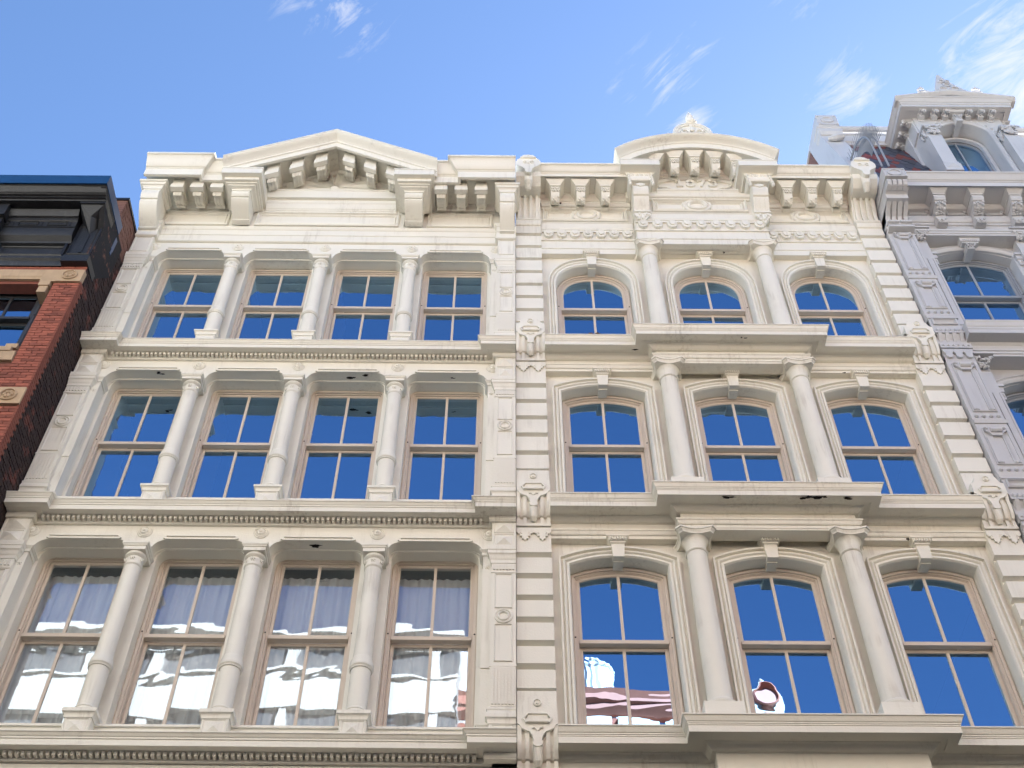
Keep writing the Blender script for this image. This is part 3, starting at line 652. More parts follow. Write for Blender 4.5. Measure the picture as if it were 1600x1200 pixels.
for fi, f in enumerate(RF):
    T, nt = f['T'], f['nt']
    poly = [(7.02, nt+.02), (.64, nt+.02), (.64, T-.1)]
    for cx in WX3: poly += r_open(f, cx, IH+.012, T-.1)
    poly += [(7.02, T-.1)]
    obj('front_wall', M().prism(poly, .15, .45), CREAM2, RB)
    for cx in WX3:
        z0 = (f['T2'] if cx == WX3[1] else T)+.012
        # architrave with eared shoulders, swept round the opening
        outer = r_open(f, cx, OH, z0, 0, True); inner = r_open(f, cx, IH, z0)
        if f['arch'] == 'seg':
            prof = [(0, .16), (0, .045), (.026, .045), (.03, .095), (.042, .10)]+[(.042+.065*i/6, .10-.045*sin(pi*i/6)) for i in range(1, 7)]+[(.112, .075), (.142, .07), (.15, .085), (.157, .10), (.157, .315), (.14, .315), (.14, .16)]
        else:
            prof = [(0, .16), (0, .045), (.024, .045), (.028, .095), (.042, .10)]+[(.042+.06*i/6, .10-.045*sin(pi*i/6)) for i in range(1, 7)]+[(.108, .075), (.142, .07), (.15, .09), (.157, .10), (.157, .315), (.14, .315), (.14, .16)]
        # outline scaled so that the inner edge meets the opening
        m = M(); n = len(outer); vs_ = []; kk = len(prof)
        for p, q in zip(outer, inner):
            for o_, y in prof: t = o_/.157; vs_.append((p[0]+(q[0]-p[0])*t, y, p[1]+(q[1]-p[1])*t))
        fs_ = [(i*kk+a, (i+1)*kk+a, (i+1)*kk+(a+1) % kk, i*kk+(a+1) % kk) for i in range(n-1) for a in range(kk)]+[tuple(range(kk)), tuple(range((n-1)*kk, n*kk))[::-1]]
        m.add(vs_, fs_); obj('window_architrave', m, CREAM2, RB)
        arch_keystone(RB, cx, f)
        wp = r_open(f, cx, IH-.008, z0, -.006)
        window(RB, wp, cx, .305, f['rail'], TAN, GLASSR if fi == 0 else GLASS2, .085, .05)
    # cornice under the floor, and the moulding band over the windows
    c = obj('cornice', M().sweep(RPATH, r_corn(T)), CREAM2, RB)
    obj('cornice_backing', M().box(.66, 7.0, .02, .46, T-.49, T+.005), CREAM2, RB)
    obj('cornice_backing', M().box(CB0+.02, CB1-.02, -.20, .03, T-.60, T+.002), CREAM2, RB)
    if fi < 2:
        z = f['mb']
        band = [(-.14, z), (.0, z), (.0, z+.055), (.018, z+.06)]+cyma(.02, z+.065, .05, z+.12, 5)+[(.058, z+.125), (.058, z+.15), (-.02, z+.155), (-.02, nt-.27), (-.14, nt-.27)]
        obj('band_moulding', M().sweep(RPATH, band), CREAM2, RB)
    # columns
    for x in RCOL:
        if fi not in RCACHE:
            ab = f['ab']; zsh = ab-.42; sb = f['sb']; cm = lambda nm, m: make_mesh(nm, m, CREAM2, None)
            m = M(); m.lathe([(.170, sb+.05), (.166, sb+.08), (.160, sb+.2), (.157, sb+(zsh-sb)*.4), (.142, zsh+.10)], 0, 0, 32); sh_ = cm('column', m)
            m = M(); m.lathe([(.17, sb-.05), (.20, sb-.04), (.212, sb-.01), (.21, sb+.02), (.195, sb+.04), (.178, sb+.05), (.172, sb+.07)], 0, 0, 32); m.box(-.25, .25, -.22, .2, T-.05, sb-.045); ba = cm('base_moulding', m)
            m = M(); m.lathe([(.142, zsh+.08), (.158, zsh+.09), (.166, zsh+.105), (.158, zsh+.12), (.146, zsh+.13), (.146, zsh+.18), (.155, zsh+.25), (.175, zsh+.31), (.205, zsh+.345), (.2, zsh+.36)], 0, 0, 32)
            cp = cm('capital', m)
            m = M(); out = []
            H = .285; C = .055; D = .045                 # concave-sided abacus with clipped corners
            for k in range(4):
                a = -pi/4+k*pi/2
                ax_, ay_ = cos(a), sin(a); tx, ty = -sin(a), cos(a)
                R0 = H*sqrt(2)-.03
                out += [(ax_*R0-tx*D, ay_*R0-ty*D), (ax_*R0+tx*D, ay_*R0+ty*D)]
                nx, ny = cos(a+pi/4), sin(a+pi/4)
                for j in (1, 2, 3):
                    t = j/4; p0 = Vector((ax_*R0+tx*D, ay_*R0+ty*D)); a2 = a+pi/2
                    p1 = Vector((cos(a2)*R0+sin(a2)*D, sin(a2)*R0-cos(a2)*D)); q = p0.lerp(p1, t); out.append((q.x-nx*C*sin(pi*t), q.y-ny*C*sin(pi*t)))
            z0 = ab-.085
            def ring(sc, z): return [(x_*sc, y_*sc, z) for x_, y_ in out]
            rings = [ring(.84, z0), ring(.86, z0+.02), ring(.93, z0+.045), ring(.935, z0+.055), ring(1, z0+.06), ring(1, ab+.003)]
            n = len(out); vs_ = [v for r_ in rings for v in r_]
            m.add(vs_, [(i*n+j, i*n+(j+1) % n, (i+1)*n+(j+1) % n, (i+1)*n+j) for i in range(len(rings)-1) for j in range(n)]+[tuple(range(n))[::-1], tuple(range((len(rings)-1)*n, len(rings)*n))])
            ac = cm('abacus', m); RCACHE[fi] = (sh_, ba, cp, ac)
        ms = RCACHE[fi]; loc = (x, -.03, 0); c_ = put('column', ms[0], RB, loc)
        for nm, me in zip(('base_moulding', 'capital', 'abacus'), ms[1:]): put(nm, me, c_, loc)
# ---- quoin strips with shield consoles
QROWS = [[(11.246, 11.728), (11.634+.0, 12.112), (12.025, 12.515), (12.417, 12.908), (12.817, 13.308), (13.203, 13.688)], [], []]
def quoin_strip(x0, x1):
    cx = (x0+x1)/2; w = x1-x0
    m = M(); m.box(x0+.004, x1-.004, .075, .45, 0, 22.55); q = obj('quoin_strip', m, CREAM2, RB)
    rows = []
    for bots in ([11.333, 11.728, 12.112, 12.515, 12.908, 13.308], [15.477, 15.894, 16.326, 16.749, 17.17], [19.38, 19.785, 20.203, 20.613, 21.041, 21.483, 21.93]):
        bots = bots+[bots[-1]+.40 if bots[0] < 19 else 22.375]
        for a, b in zip(bots[:-1], bots[1:]): rows.append((a, b-.105))
    rows += [(13.708, 13.93), (17.594, 17.90), (22.385, 22.60), (10.85, 11.285), (15.0, 15.43), (19.02, 19.33)]
    for a, b in rows:
        m = M(); e = .016
        m.loft([(x0, .075, a-.03), (x1, .075, a-.03), (x1, .075, b+.02), (x0, .075, b+.02)], [(x0+.001, -.03, a), (x1-.001, -.03, a), (x1-.001, -.03, b), (x0+.001, -.03, b)])
        obj('quoin_block', m, CREAM2, q)
    # ornaments at each storey line
    for top, zlip in ((11.10, 10.10), (15.24, 14.225), (19.26, 18.195)):
        m = M(); H = top-zlip
        # shield with lobes, hole and hanging stem
        sz = top
        half = [(0, sz-.02), (.10, sz-.03), (.165, sz-.09), (.19, sz-.17), (.21, sz-.20), (.25, sz-.215), (.25, sz-.43), (.225, sz-.44), (.20, sz-.49), (.15, sz-.52), (.10, sz-.54), (.062, sz-.60), (.05, sz-.66), (.06, sz-.70), (.05, sz-.735), (.02, sz-.75), (0, sz-.752)]
        out = [(cx+x, z) for x, z in half]+[(cx-x, z) for x, z in half[::-1][1:-1]]
        m.prism(out, -.20, -.02)
        m.sweep([(cx-.185, sz-.36), (cx-.13, sz-.285), (cx+.13, sz-.285), (cx+.185, sz-.36), (cx+.15, sz-.43), (cx-.15, sz-.43)], [(0, -.19), (0, -.235), (.022, -.235), (.03, -.19)], ELEV, True)
        sh_ = obj('shield_console', m, CREAM2, RB)
        m = M(); m.lathey([(.055, -.20), (.055, -.215), (.045, -.225), (.04, -.21), (.02, -.205), (.018, -.22), (.002, -.222)], cx, sz-.13, 16); obj('boss', m, CREAM2, sh_)
        m = M(); m.pyramid(cx-.125, cx+.125, sz-.405, sz-.30, -.214, -.205); m.box(cx-.135, cx+.135, -.24, -.21, sz-.425, sz-.405)
        for s_ in (-1, 1): m.tube([(cx+s_*.01, -.205, sz-.53), (cx+s_*.03, -.215, sz-.50), (cx+s_*.065, -.21, sz-.505), (cx+s_*.06, -.205, sz-.48)], .009, 5)
        obj('carving', m, CREAM2, sh_)
        m = M(); m.tube([(cx, -.13, sz-.62), (cx, -.13, sz-.80), (cx, -.10, sz-.90), (cx, -.07, sz-.96)], [.058, .06, .058, .035], 12); obj('pendant', m, CREAM2, sh_)
        # side volutes behind the shield
        m = M()
        for s_ in (-1, 1):
            m.prism_x([(-.19, sz-.40), (-.17, sz-.50), (-.10, sz-.52), (-.05, sz-.50), (-.02, sz-.35), (-.10, sz-.30)], cx+s_*.25 if s_ < 0 else cx+.205, cx-.205 if s_ < 0 else cx+.25)
        # fluted concave bracket back
        pr = [(-.16, sz-.46), (-.13, sz-.55)]+[(-.13+.09*(1-cos(pi/2*i/5)), sz-.55-.33*sin(pi/2*i/5)) for i in range(1, 6)]+[(-.04, zlip+.02), (.08, zlip+.02), (.08, sz-.46)]
        m.prism_x(pr, x0+.003, x1-.003)
        for k in (-2.3, -1.3, 1.3, 2.3):
            xx = cx+k*w*.19; pr2 = [(y-.034, z) for y, z in pr[:-2]]+[(.0, zlip+.02), (.0, sz-.46)]
            m.prism_x(pr2, xx-w*.05, xx+w*.05)
        obj('fluted_bracket', m, CREAM2, sh_)
        m = M(); m.box(x0, x1, -.075, .08, zlip-.03, zlip+.022); obj('ledge', m, CREAM2, sh_)
        # hanging fringe of two pointed drops
        fr = []; zt = zlip-.03
        m = M(); m.box(x0+.001, x1-.001, -.02, .08, zt-.33, zt)
        for k in (-1, 1):
            c0 = cx+k*w*.25; h_ = w*.25
            pts = [(-h_, zt-.02), (-h_, zt-.10), (-h_+.03, zt-.14), (-h_+.045, zt-.13), (-h_+.05, zt-.185), (-h_+.085, zt-.185), (-.045, zt-.24), (-.018, zt-.24), (0, zt-.285), (.018, zt-.24), (.045, zt-.24), (h_-.085, zt-.185), (h_-.05, zt-.185), (h_-.045, zt-.13), (h_-.03, zt-.14), (h_, zt-.10), (h_, zt-.02)]
            m.prism([(c0+a, b) for a, b in pts], -.055, -.018)
            for s_ in (-1, 1): m.tube([(c0+s_*.055, -.056, zt-.10), (c0+s_*.065, -.06, zt-.13), (c0+s_*.04, -.056, zt-.15)], .006, 5)
        m.lathey([(.036, -.058), (.036, -.03), (.002, -.03)], cx, zt-.085, 12)
        obj('hanging_fringe', m, CREAM2, sh_)
    # crowning shield on the parapet
    m = M(); sz = 24.20
    half = [(0, sz), (.09, sz-.02), (.15, sz-.09), (.17, sz-.16), (.215, sz-.20), (.252, sz-.30), (.248, sz-.40), (.20, sz-.47), (.12, sz-.53), (.075, sz-.60), (.07, sz-.68), (.04, sz-.73), (0, sz-.74)]
    m.prism([(cx+x, z) for x, z in half]+[(cx-x, z) for x, z in half[::-1][1:-1]], -.80, -.10)
    m.sweep([(cx-.16, sz-.17), (cx+.16, sz-.17)], [(-.01, -.84), (.012, -.84), (.02, -.80), (-.01, -.80)], ELEV)
    sh_ = obj('parapet_shield', m, CREAM2, RB)
    m = M(); m.lathey([(.045, -.80), (.045, -.812), (.03, -.815), (.025, -.802), (.002, -.802)], cx, sz-.095, 14)
    for s_ in (-1, 1): m.tube([(cx+s_*.11, -.80, sz-.30), (cx+s_*.07, -.815, sz-.29), (cx+s_*.035, -.81, sz-.33), (cx+s_*.06, -.81, sz-.37), (cx+s_*.11, -.80, sz-.36)], .013, 5)
    m.pyramid(cx-.04, cx+.04, sz-.40, sz-.33, -.80, -.825); obj('carving', m, CREAM2, sh_)
    m = M(); m.prism_x([(-.70, 23.66), (-.66, 23.55), (-.50, 23.42), (-.42, 23.40), (-.30, 23.42), (.2, 23.42), (.2, 24.0), (-.62, 24.0), (-.62, 23.70)], x0+.002, x1-.002); m.tube([(cx, -.66, sz-.62), (cx, -.62, sz-.8), (cx, -.50, sz-.93)], [.085, .085, .05], 12)
    m.box(x0+.0015, x1-.0015, -.60, .2, 23.72, 23.99)
    obj('corner_block', m, CREAM2, sh_)
    m = M()
    for k in (-1, 0, 1):
        for a in (0,): m.add([(cx+k*.16-.08, -.30, 23.635), (cx+k*.16, -.30, 23.69), (cx+k*.16+.08, -.30, 23.635), (cx+k*.16, -.30, 23.58), (cx+k*.16, -.36, 23.635)], [(0, 1, 4), (1, 2, 4), (2, 3, 4), (3, 0, 4)])
    m.box(x0+.001, x1-.001, -.299, .1, 23.55, 23.70); m.box(x0, x1, -.33, .1, 23.53, 23.56)
    obj('diamond_band', m, CREAM2, sh_)
    m = M(); pr = [(-.30, 23.53), (-.29, 23.45)]+[(-.28+.19*(sin(pi/2*i/6)), 23.40-.52*(i/6)) for i in range(7)]+[(-.08, 22.84), (.1, 22.84), (.1, 23.53)]
    m.prism_x([(y+.05, z) for y, z in pr], x0+.003, x1-.003)
    for k in (-1.5, -.5, .5, 1.5):
        xx = cx+k*w*.235; m.prism_x([(y, z) for y, z in pr[:-2]]+[(.05, 22.84), (.05, 23.53)], xx-w*.055, xx+w*.055)
    obj('fluted_bracket', m, CREAM2, sh_)
    m = M(); m.sweep([(x0, 0), (x1, 0)], [(-.1, 22.60), (.03, 22.60), (.03, 22.63)]+ovolo(.035, 22.64, .08, 22.72, 4)+[(.085, 22.78), (.10, 22.79), (.10, 22.84), (-.1, 22.84)])
    obj('console_base', m, CREAM2, sh_)
for x0, x1 in QX: quoin_strip(x0, x1)
# ---- upper entablature
TP = [(-.12, 21.72), (.0, 21.72), (.0, 21.88), (.018, 21.89), (.018, 21.93), (.0, 21.94), (.0, 22.17), (.03, 22.175), (.03, 22.20), (.0, 22.22), (-.12, 22.22)]
obj('architrave', M().sweep(RPATH, TP), CREAM2, RB)
obj('parapet_wall', M().box(.655, 7.005, .032, .5, 21.74, 23.70), CREAM2, RB)
obj('parapet_wall', M().box(CB0+.003, CB1-.003, -.207, .04, 21.74, 23.55), CREAM2, RB)
# scalloped band: half-round drops with a bead each
scm = M(); n = 10
A = [(.095*cos(-pi*i/n), .0, -.135*sin(pi*i/n)*.9) for i in range(n+1)]
scm.loft([(x, -.055, z) for x, y, z in A]+[(-.095, -.055, .07), (.095, -.055, .07)][::-1][::-1], [(x, .01, z) for x, y, z in A]+[(-.095, .01, .07), (.095, .01, .07)])
scm = M()
half = [(.095*cos(pi+pi*i/n), .12*sin(pi+pi*i/n)) for i in range(n+1)]+[(.095, .10), (-.095, .10)]
scm.prism(half, -.06, .01)
half2 = [(.055*cos(pi+pi*i/n), .07*sin(pi+pi*i/n)+.01) for i in range(n+1)]+[(.055, .08), (-.055, .08)]
scm.prism(half2, -.085, -.055)
scme = make_mesh('scallop', scm, CREAM2)
def scallops(x0, x1, y, z, cnt, parent):
    p = (x1-x0)/cnt
    for i in range(cnt):
        put('scallop', scme, parent, (x0+(i+.5)*p, y, z))
for (x0, x1, y, cnt) in ((.675, CB0-.02, .03, 7), (CB0-.0, CB1+.0, -.21, 9), (CB1+.02, 6.99, .03, 7)):
    m = M(); m.box(x0, x1, y-.03, y+.01, 22.48, 22.54); m.box(x0, x1, y-.045, y+.01, 22.54, 22.57); sb = obj('scallop_band', m, CREAM2, RB)
    scallops(x0, x1, y, 22.385, cnt, sb)
    m = M(); m.sweep([(x0-.01, y), (x1+.01, y)], [(-.01, 22.60), (.015, 22.60), (.03, 22.63), (.03, 22.80), (.045, 22.81), (.045, 22.83), (-.01, 22.84)]); obj('fascia', m, CREAM2, sb)
    # recessed panel with an oval in the middle
    cx = (x0+x1)/2; xa, xb = (x0+.03, x1-.07) if y > 0 else (2.92, 4.84); zc = 23.12
    m = M(); facing_frame(m, xa, xb, 22.89, 23.345, y, .06, .045); facing_frame(m, xa+.085, cx-.27, 22.97, 23.27, y, .04, .03); facing_frame(m, cx+.27, xb-.085, 22.97, 23.27, y, .04, .03)
    pn = obj('frieze_panel', m, CREAM2, RB)
    m = M(); m.lathey([(.29, y), (.29, y-.045), (.265, y-.06), (.24, y-.045), (.235, y-.03), (.21, y-.035), (.20, y-.07), (.17, y-.085), (.145, y-.06), (.13, y-.02), (.10, y-.012), (.002, y-.008)], cx, zc, 32, 1.0, .82); obj('oval_boss', m, CREAM2, pn)
    # ovolo bed
    m = M(); m.sweep([(x0, y), (x1, y)], [(-.01, 23.37), (.03, 23.37), (.04, 23.39)]+ovolo(.045, 23.40, .10, 23.47, 5)+[(.11, 23.48), (.11, 23.50), (-.01, 23.52)]); obj('bed_moulding', m, CREAM2, RB)
# crown cornice over the side bays
RCT = 23.97
crownR = [(-.30, 23.73), (.60, 23.73), (.60, 23.70), (.61, 23.70), (.615, RCT-.20), (.63, RCT-.19), (.63, RCT-.175)]+cyma(.635, RCT-.17, .76, RCT-.05, 8)+[(.77, RCT-.045), (.77, RCT), (.5, RCT+.02), (-.30, RCT+.02)]
def carved_bracket(cx, y0, ztop, name='bracket', w=.205, dz=0):
    m = M()
    # flared cap
    for (h0, z0, y_0, h1, z1, y_1) in ((.10, ztop-.115, -.46, .195, ztop, -.52),):
        m.loft([(cx-h0, y0-.44, z0), (cx+h0, y0-.44, z0), (cx+h0, y0+.01, z0), (cx-h0, y0+.01, z0)], [(cx-h1, y0-.53, z1), (cx+h1, y0-.53, z1), (cx+h1, y0+.01, z1), (cx-h1, y0+.01, z1)])
    m.box(cx-w*.56, cx+w*.56, y0-.455, y0+.01, ztop-.14, ztop-.112)
    m.box(cx-w*.46, cx+w*.46, y0-.42, y0+.01, ztop-.26, ztop-.14)
    pts = [(y0-.42, ztop-.255)]+[(y0-.40+.30*t/9, ztop-.27-.16*sin(pi*min(t/9*1.0, 1))**.8-.05*t/9) for t in range(10)]+[(y0-.06, ztop-.36), (y0+.01, ztop-.36), (y0+.01, ztop-.25)]
    m.prism_x(pts, cx-w*.42, cx+w*.42)
    m.box(cx-w*.36, cx+w*.36, y0-.10, y0+.01, ztop-.43, ztop-.30)
    rnd = random.Random(5)
    for i in range(5): m.blob((cx+(i-2)*w*.19, y0-.43, ztop-.19-.015*(i % 2)), (w*.10, .022, .028))
    for i in range(4): m.blob((cx+(i-1.5)*w*.22, y0-.43, ztop-.235), (w*.09, .018, .016))
    for i in range(14):
        t = rnd.uniform(.1, .95); k = pts[1+int(t*8)]; m.blob((cx+rnd.uniform(-.36, .36)*w, k[0]-.01, k[1]-.004), (w*.11, .03, .026))
    return m
cbm = make_mesh('bracket', carved_bracket(0, 0, 23.70), CREAM2)
for (x0, x1, bxs) in ((.65, CB0+.0, (.952, 1.474, 1.981)), (CB1, 7.012, (5.70, 6.20, 6.72))):
    c = obj('crown_cornice', M().sweep([(x0, .03), (x1, .03)], [(d-.0, z) for d, z in crownR]), CREAM2, RB)
    for bx in bxs: put('bracket', cbm, RB, (bx, .03-.02, 0))
    m = M()                                              # coffer cove between the brackets
    m.sweep([(x0, .03), (x1, .03)], [(-.01, 23.50), (.10, 23.50), (.10, 23.55), (.115, 23.56)]+cavetto(.12, 23.60, .20, 23.70, 4)+[(.20, 23.729), (-.01, 23.729)]); obj('soffit_cove', m, CREAM2, c)
# shelves and consoles that carry the curved pediment
for cx in (2.675, 5.09):
    m = M(); x0, x1 = cx-.40, cx+.42
    pth = [(x0+.05, .03), (x0+.05, -.78), (x1-.05, -.78), (x1-.05, .03)]
    m.sweep(pth, [(-.3, 23.78), (.04, 23.78), (.04, 23.965), (.05, 23.97), (.05, 24.0), (-.3, 24.0)]); m.box(x0+.052, x1-.052, -.77, .03, 23.782, 23.99)
    s_ = obj('pediment_shelf', m, CREAM2, RB)
    m = M(); m.sweep([(x0+.13, .03), (x0+.13, -.62), (x1-.13, -.62), (x1-.13, .03)], [(-.2, 23.72), (.0, 23.72)]+cavetto(.0, 23.725, .10, 23.78, 5)+[(-.2, 23.78)]); m.box(x0+.131, x1-.131, -.61, .03, 23.721, 23.779); obj('shelf_moulding', m, CREAM2, s_)
    m = M(); w = .40
    m.box(cx-w/2, cx+w/2, -.64, .0, 23.60, 23.722)
    for k in range(4): m.pyramid(cx-w/2+.015+k*.095, cx-w/2+.10+k*.095, 23.62, 23.70, -.64, -.675)
    m.sweep([(cx-w/2+.01, .0), (cx-w/2+.01, -.60), (cx+w/2-.01, -.60), (cx+w/2-.01, .0)], [(-.1, 23.48), (-.01, 23.48)]+ovolo(-.01, 23.485, .045, 23.56, 4)+[(.05, 23.60), (-.1, 23.60)])
    m.box(cx-w/2+.012, cx+w/2-.012, -.59, .0, 23.481, 23.599)
    kb = obj('console_cap', m, CREAM2, RB)
    m = M(); hw = .155
    pts = [(-.50, 23.48)]+[(-.50-.06*sin(pi*i/7), 23.46-.32*i/7) for i in range(8)]+[(-.46, 23.12), (-.455, 23.09)]+[(-.455+.14*(i/6)**1.2, 23.09-.24*i/6) for i in range(1, 7)]+[(-.30, 22.78), (-.30, 22.74), (0, 22.74), (0, 23.48)]
    m.prism_x(pts, cx-hw, cx+hw)
    m.box(cx-hw-.012, cx+hw+.012, -.335, 0, 22.735, 22.775)
    for k in (-1, 0, 1): m.prism_x([(-.475, 23.09)]+[(-.47+.14*(i/6)**1.2, 23.08-.23*i/6) for i in range(7)]+[(-.3, 22.80), (-.3, 23.09)], cx+k*.095-.025, cx+k*.095+.025)
    m.lathey([(.075, -.55), (.07, -.575), (.03, -.59), (.002, -.592)], cx, 23.40, 14, 1, .8); m.prism([(cx-.10, 23.435), (cx+.10, 23.435), (cx+.06, 23.36), (cx, 23.33), (cx-.06, 23.36)], -.572, -.53)
    con = obj('console', m, CREAM2, RB)
    m = M(); rnd = random.Random(9)                      # leaf drop below the console
    m.prism([(cx-.16, 22.735), (cx+.16, 22.735), (cx+.12, 22.60), (cx+.06, 22.50), (cx, 22.36), (cx-.06, 22.50), (cx-.12, 22.60)], -.30, -.20)
    for k in range(9): m.blob((cx+rnd.uniform(-.11, .11), -.31, 22.70-.22*rnd.random()), (.035, .025, .045))
    for k in (-1, 1): m.blob((cx+k*.13, -.29, 22.67), (.05, .04, .06))
    m.blob((cx, -.31, 22.55), (.045, .04, .09)); obj('leaf_drop', m, CREAM2, con)
    for k in (-1, 1):
        m = M()
        for j in range(5): m.blob((cx+k*(w/2+.03), -.62+.12*j*.0-.02*j, 23.70-.13*j), (.035, .05, .05))
        obj('side_scroll', m, CREAM2, kb)
# tympanum with the date
PC = 3.875
def arc_pts(hw, zs, zc, n=28, cx=PC):
    h = zc-zs; R = (hw*hw+h*h)/(2*h); a = math.asin(hw/R); return [(cx+R*sin(-a+2*a*i/n), zc-R+R*cos(-a+2*a*i/n)) for i in range(n+1)]
m = M(); ty = arc_pts(1.45, 23.98, 24.56); m.prism([(PC-1.45, 23.50)]+ty+[(PC+1.45, 23.50)], -.20, .3); obj('tympanum', m, CREAM2, RB)
m = M(); m.sweep([(3.05, -.20), (4.72, -.20)], [(-.01, 23.50), (.06, 23.50), (.065, 23.53)]+cyma(.07, 23.54, .13, 23.60, 5)+[(.14, 23.61), (.14, 23.64), (.02, 23.68), (-.01, 23.68)]); obj('tympanum_ledge', m, CREAM2, RB)
m = M(); a2 = arc_pts(.95, 24.03, 24.28)
m.sweep(a2, [(0, -.19), (0, -.26), (.02, -.27), (.035, -.245), (.05, -.24), (.055, -.22), (.055, -.19)], ELEV)
a3 = arc_pts(1.02, 24.20, 24.46); m.sweep(a3, [(0, -.19), (0, -.25), (.03, -.26), (.05, -.23), (.08, -.22), (.08, -.19)], ELEV); obj('tympanum_arch', m, CREAM2, RB)
m = M()
pl = [(-.66, 23.87), (-.70, 23.93), (-.62, 23.98)]+[(p[0]-PC, p[1]-.05) for p in arc_pts(.60, 24.10, 24.24)][3:-3]+[(.62, 23.98), (.70, 23.93), (.66, 23.87), (.52, 23.87), (.47, 23.80), (.40, 23.77), (-.40, 23.77), (-.47, 23.80), (-.52, 23.87)]
m.prism([(PC-.02+x, z) for x, z in pl], -.225, -.195); plq = obj('date_plaque', m, CREAM2, RB)
m = M()
for s_ in (-1, 1):
    m.tube([(PC-.02+s_*.40, -.228, 23.78), (PC-.02+s_*.50, -.23, 23.84), (PC-.02+s_*.58, -.23, 23.89), (PC-.02+s_*.72, -.23, 23.90), (PC-.02+s_*.78, -.23, 23.94), (PC-.02+s_*.73, -.23, 23.97)], [.022, .022, .02, .02, .022, .015], 6)
m.box(PC-.42, PC+.38, -.245, -.20, 23.765, 23.79); obj('plaque_scroll', m, CREAM2, plq)
def digit(ch, x, z, w, h, y):
    m = M(); t = w*.26
    def bar(a, b, c, d): m.box(x+a*w, x+b*w, y-.045, y+.01, z+c*h, z+d*h)
    def stroke(pts, r=None):
        P = [(x+p*w, z+q*h) for p, q in pts]; m.sweep(P, [(-t/2, y-.045), (t/2, y-.045), (t/2, y+.01), (-t/2, y+.01)], ELEV)
    el = lambda cx_, cz_, rx, rz, a0, a1, n=14: [(cx_+rx*cos(a0+(a1-a0)*i/n), cz_+rz*sin(a0+(a1-a0)*i/n)) for i in range(n+1)]
    if ch == '1': bar(.38, .64, .10, 1); bar(.15, .87, 0, .097); stroke([(.12, .74), (.26, .80), (.37, .93)])
    if ch == '8':
        for cz_, rx, rz in ((.74, .30, .19), (.28, .37, .22)):
            P = [(x+p*w, z+q*h) for p, q in el(.5, cz_, rx, rz, 0, 2*pi)][:-1]; m.sweep(P, [(-t/2, y-.045), (t/2, y-.045), (t/2, y+.01), (-t/2, y+.01)], ELEV, True)
    if ch == '7': bar(.08, .92, .85, 1); stroke([(.80, .845), (.62, .55), (.48, .25), (.44, 0)]); bar(.08, .2, .72, .845)
    if ch == '3':
        stroke(el(.46, .73, .32, .20, 2.7, -pi/2)); stroke(el(.46, .28, .38, .22, pi/2, -2.75)); 
    return m
for ch, x in zip('1873', (3.46, 3.69, 3.92, 4.155)):
    obj('numeral', digit(ch, x, 23.90, .20, .26, -.222), CREAM2, plq)
# curved cornice
RE = 24.17; AP = 24.90; HW = 1.70
top = arc_pts(HW, RE, AP, 40)
cprof = [(0, -.98), (0, -.5), (0, .3), (.30, .3), (.30, -.16), (.288, -.17), (.288, -.74), (.30, -.75), (.30, -.785), (.15, -.79), (.14, -.80), (.14, -.81)]+[(.135-.11*i/8, -.815-.155*(.5-.5*cos(pi*i/8))) for i in range(9)]+[(.02, -.98)]
obj('curved_cornice', M().sweep(top, cprof, ELEV, False, False), CREAM2, RB)
top2 = arc_pts(1.35, 24.15, 24.60)
obj('curved_bed_moulding', M().sweep(arc_pts(1.32, 24.16, 24.585), [(0, -.19), (0, -.34)]+[(.09*(1-cos(pi/2*i/4)), -.34+.07*sin(pi/2*i/4)) for i in range(5)]+[(.10, -.25), (.14, -.24), (.14, -.19)], ELEV), CREAM2, RB)
for i, px in enumerate((3.045, 3.464, 3.885, 4.315, 4.73)):
    h = AP-RE; R = (HW*HW+h*h)/(2*h); zz = AP-R+sqrt(R*R-(px-PC)**2)-.305
    put('bracket', make_mesh('bracket', carved_bracket(0, 0, zz), CREAM2), RB, (px, -.20, 0))
# crest: pierced half round with a finial
m = M(); cx = 3.985; z0 = 24.95
arc = [(cx+.43*cos(pi-pi*i/20), z0+.62+.50*sin(pi-pi*i/20)) for i in range(21)]
m.sweep([(cx-.43, z0-.2)]+arc+[(cx+.43, z0-.2)], [(0, -.62), (.05, -.63), (.06, -.61), (.085, -.60), (.085, -.53), (0, -.53)], ELEV)
m.prism([(cx-.36, z0-.2)]+[(cx+.36*cos(pi-pi*i/16), z0+.62+.42*sin(pi-pi*i/16)) for i in range(17)]+[(cx+.36, z0-.2)], -.575, -.535)
cr = obj('roof_crest', m, CREAM2, RB)
m = M()
for s_ in (-1, 1):
    m.tube([(cx+s_*.03, -.59, z0+.62), (cx+s_*.10, -.60, z0+.78), (cx+s_*.20, -.60, z0+.80), (cx+s_*.25, -.60, z0+.70), (cx+s_*.18, -.60, z0+.64), (cx+s_*.14, -.60, z0+.71)], [.03, .035, .035, .035, .03, .02], 6)
    m.tube([(cx+s_*.44, -.58, z0+.05), (cx+s_*.56, -.58, z0+.42), (cx+s_*.52, -.58, z0+.62), (cx+s_*.47, -.58, z0+.56)], [.05, .05, .04, .03], 6)
    m.tube([(cx+s_*.55, -.58, z0-.1), (cx+s_*.75, -.58, z0+.22), (cx+s_*.70, -.58, z0+.34), (cx+s_*.62, -.58, z0+.3)], [.05, .05, .04, .03], 6)
    m.tube([(cx+s_*.8, -.58, z0-.1), (cx+s_*.98, -.58, z0+.05), (cx+s_*1.0, -.58, z0+.12)], [.04, .04, .03], 6)
m.blob((cx, -.60, z0+.84), (.09, .04, .09)); m.blob((cx, -.60, z0+.97), (.05, .04, .05)); obj('crest_scroll', m, CREAM2, cr)
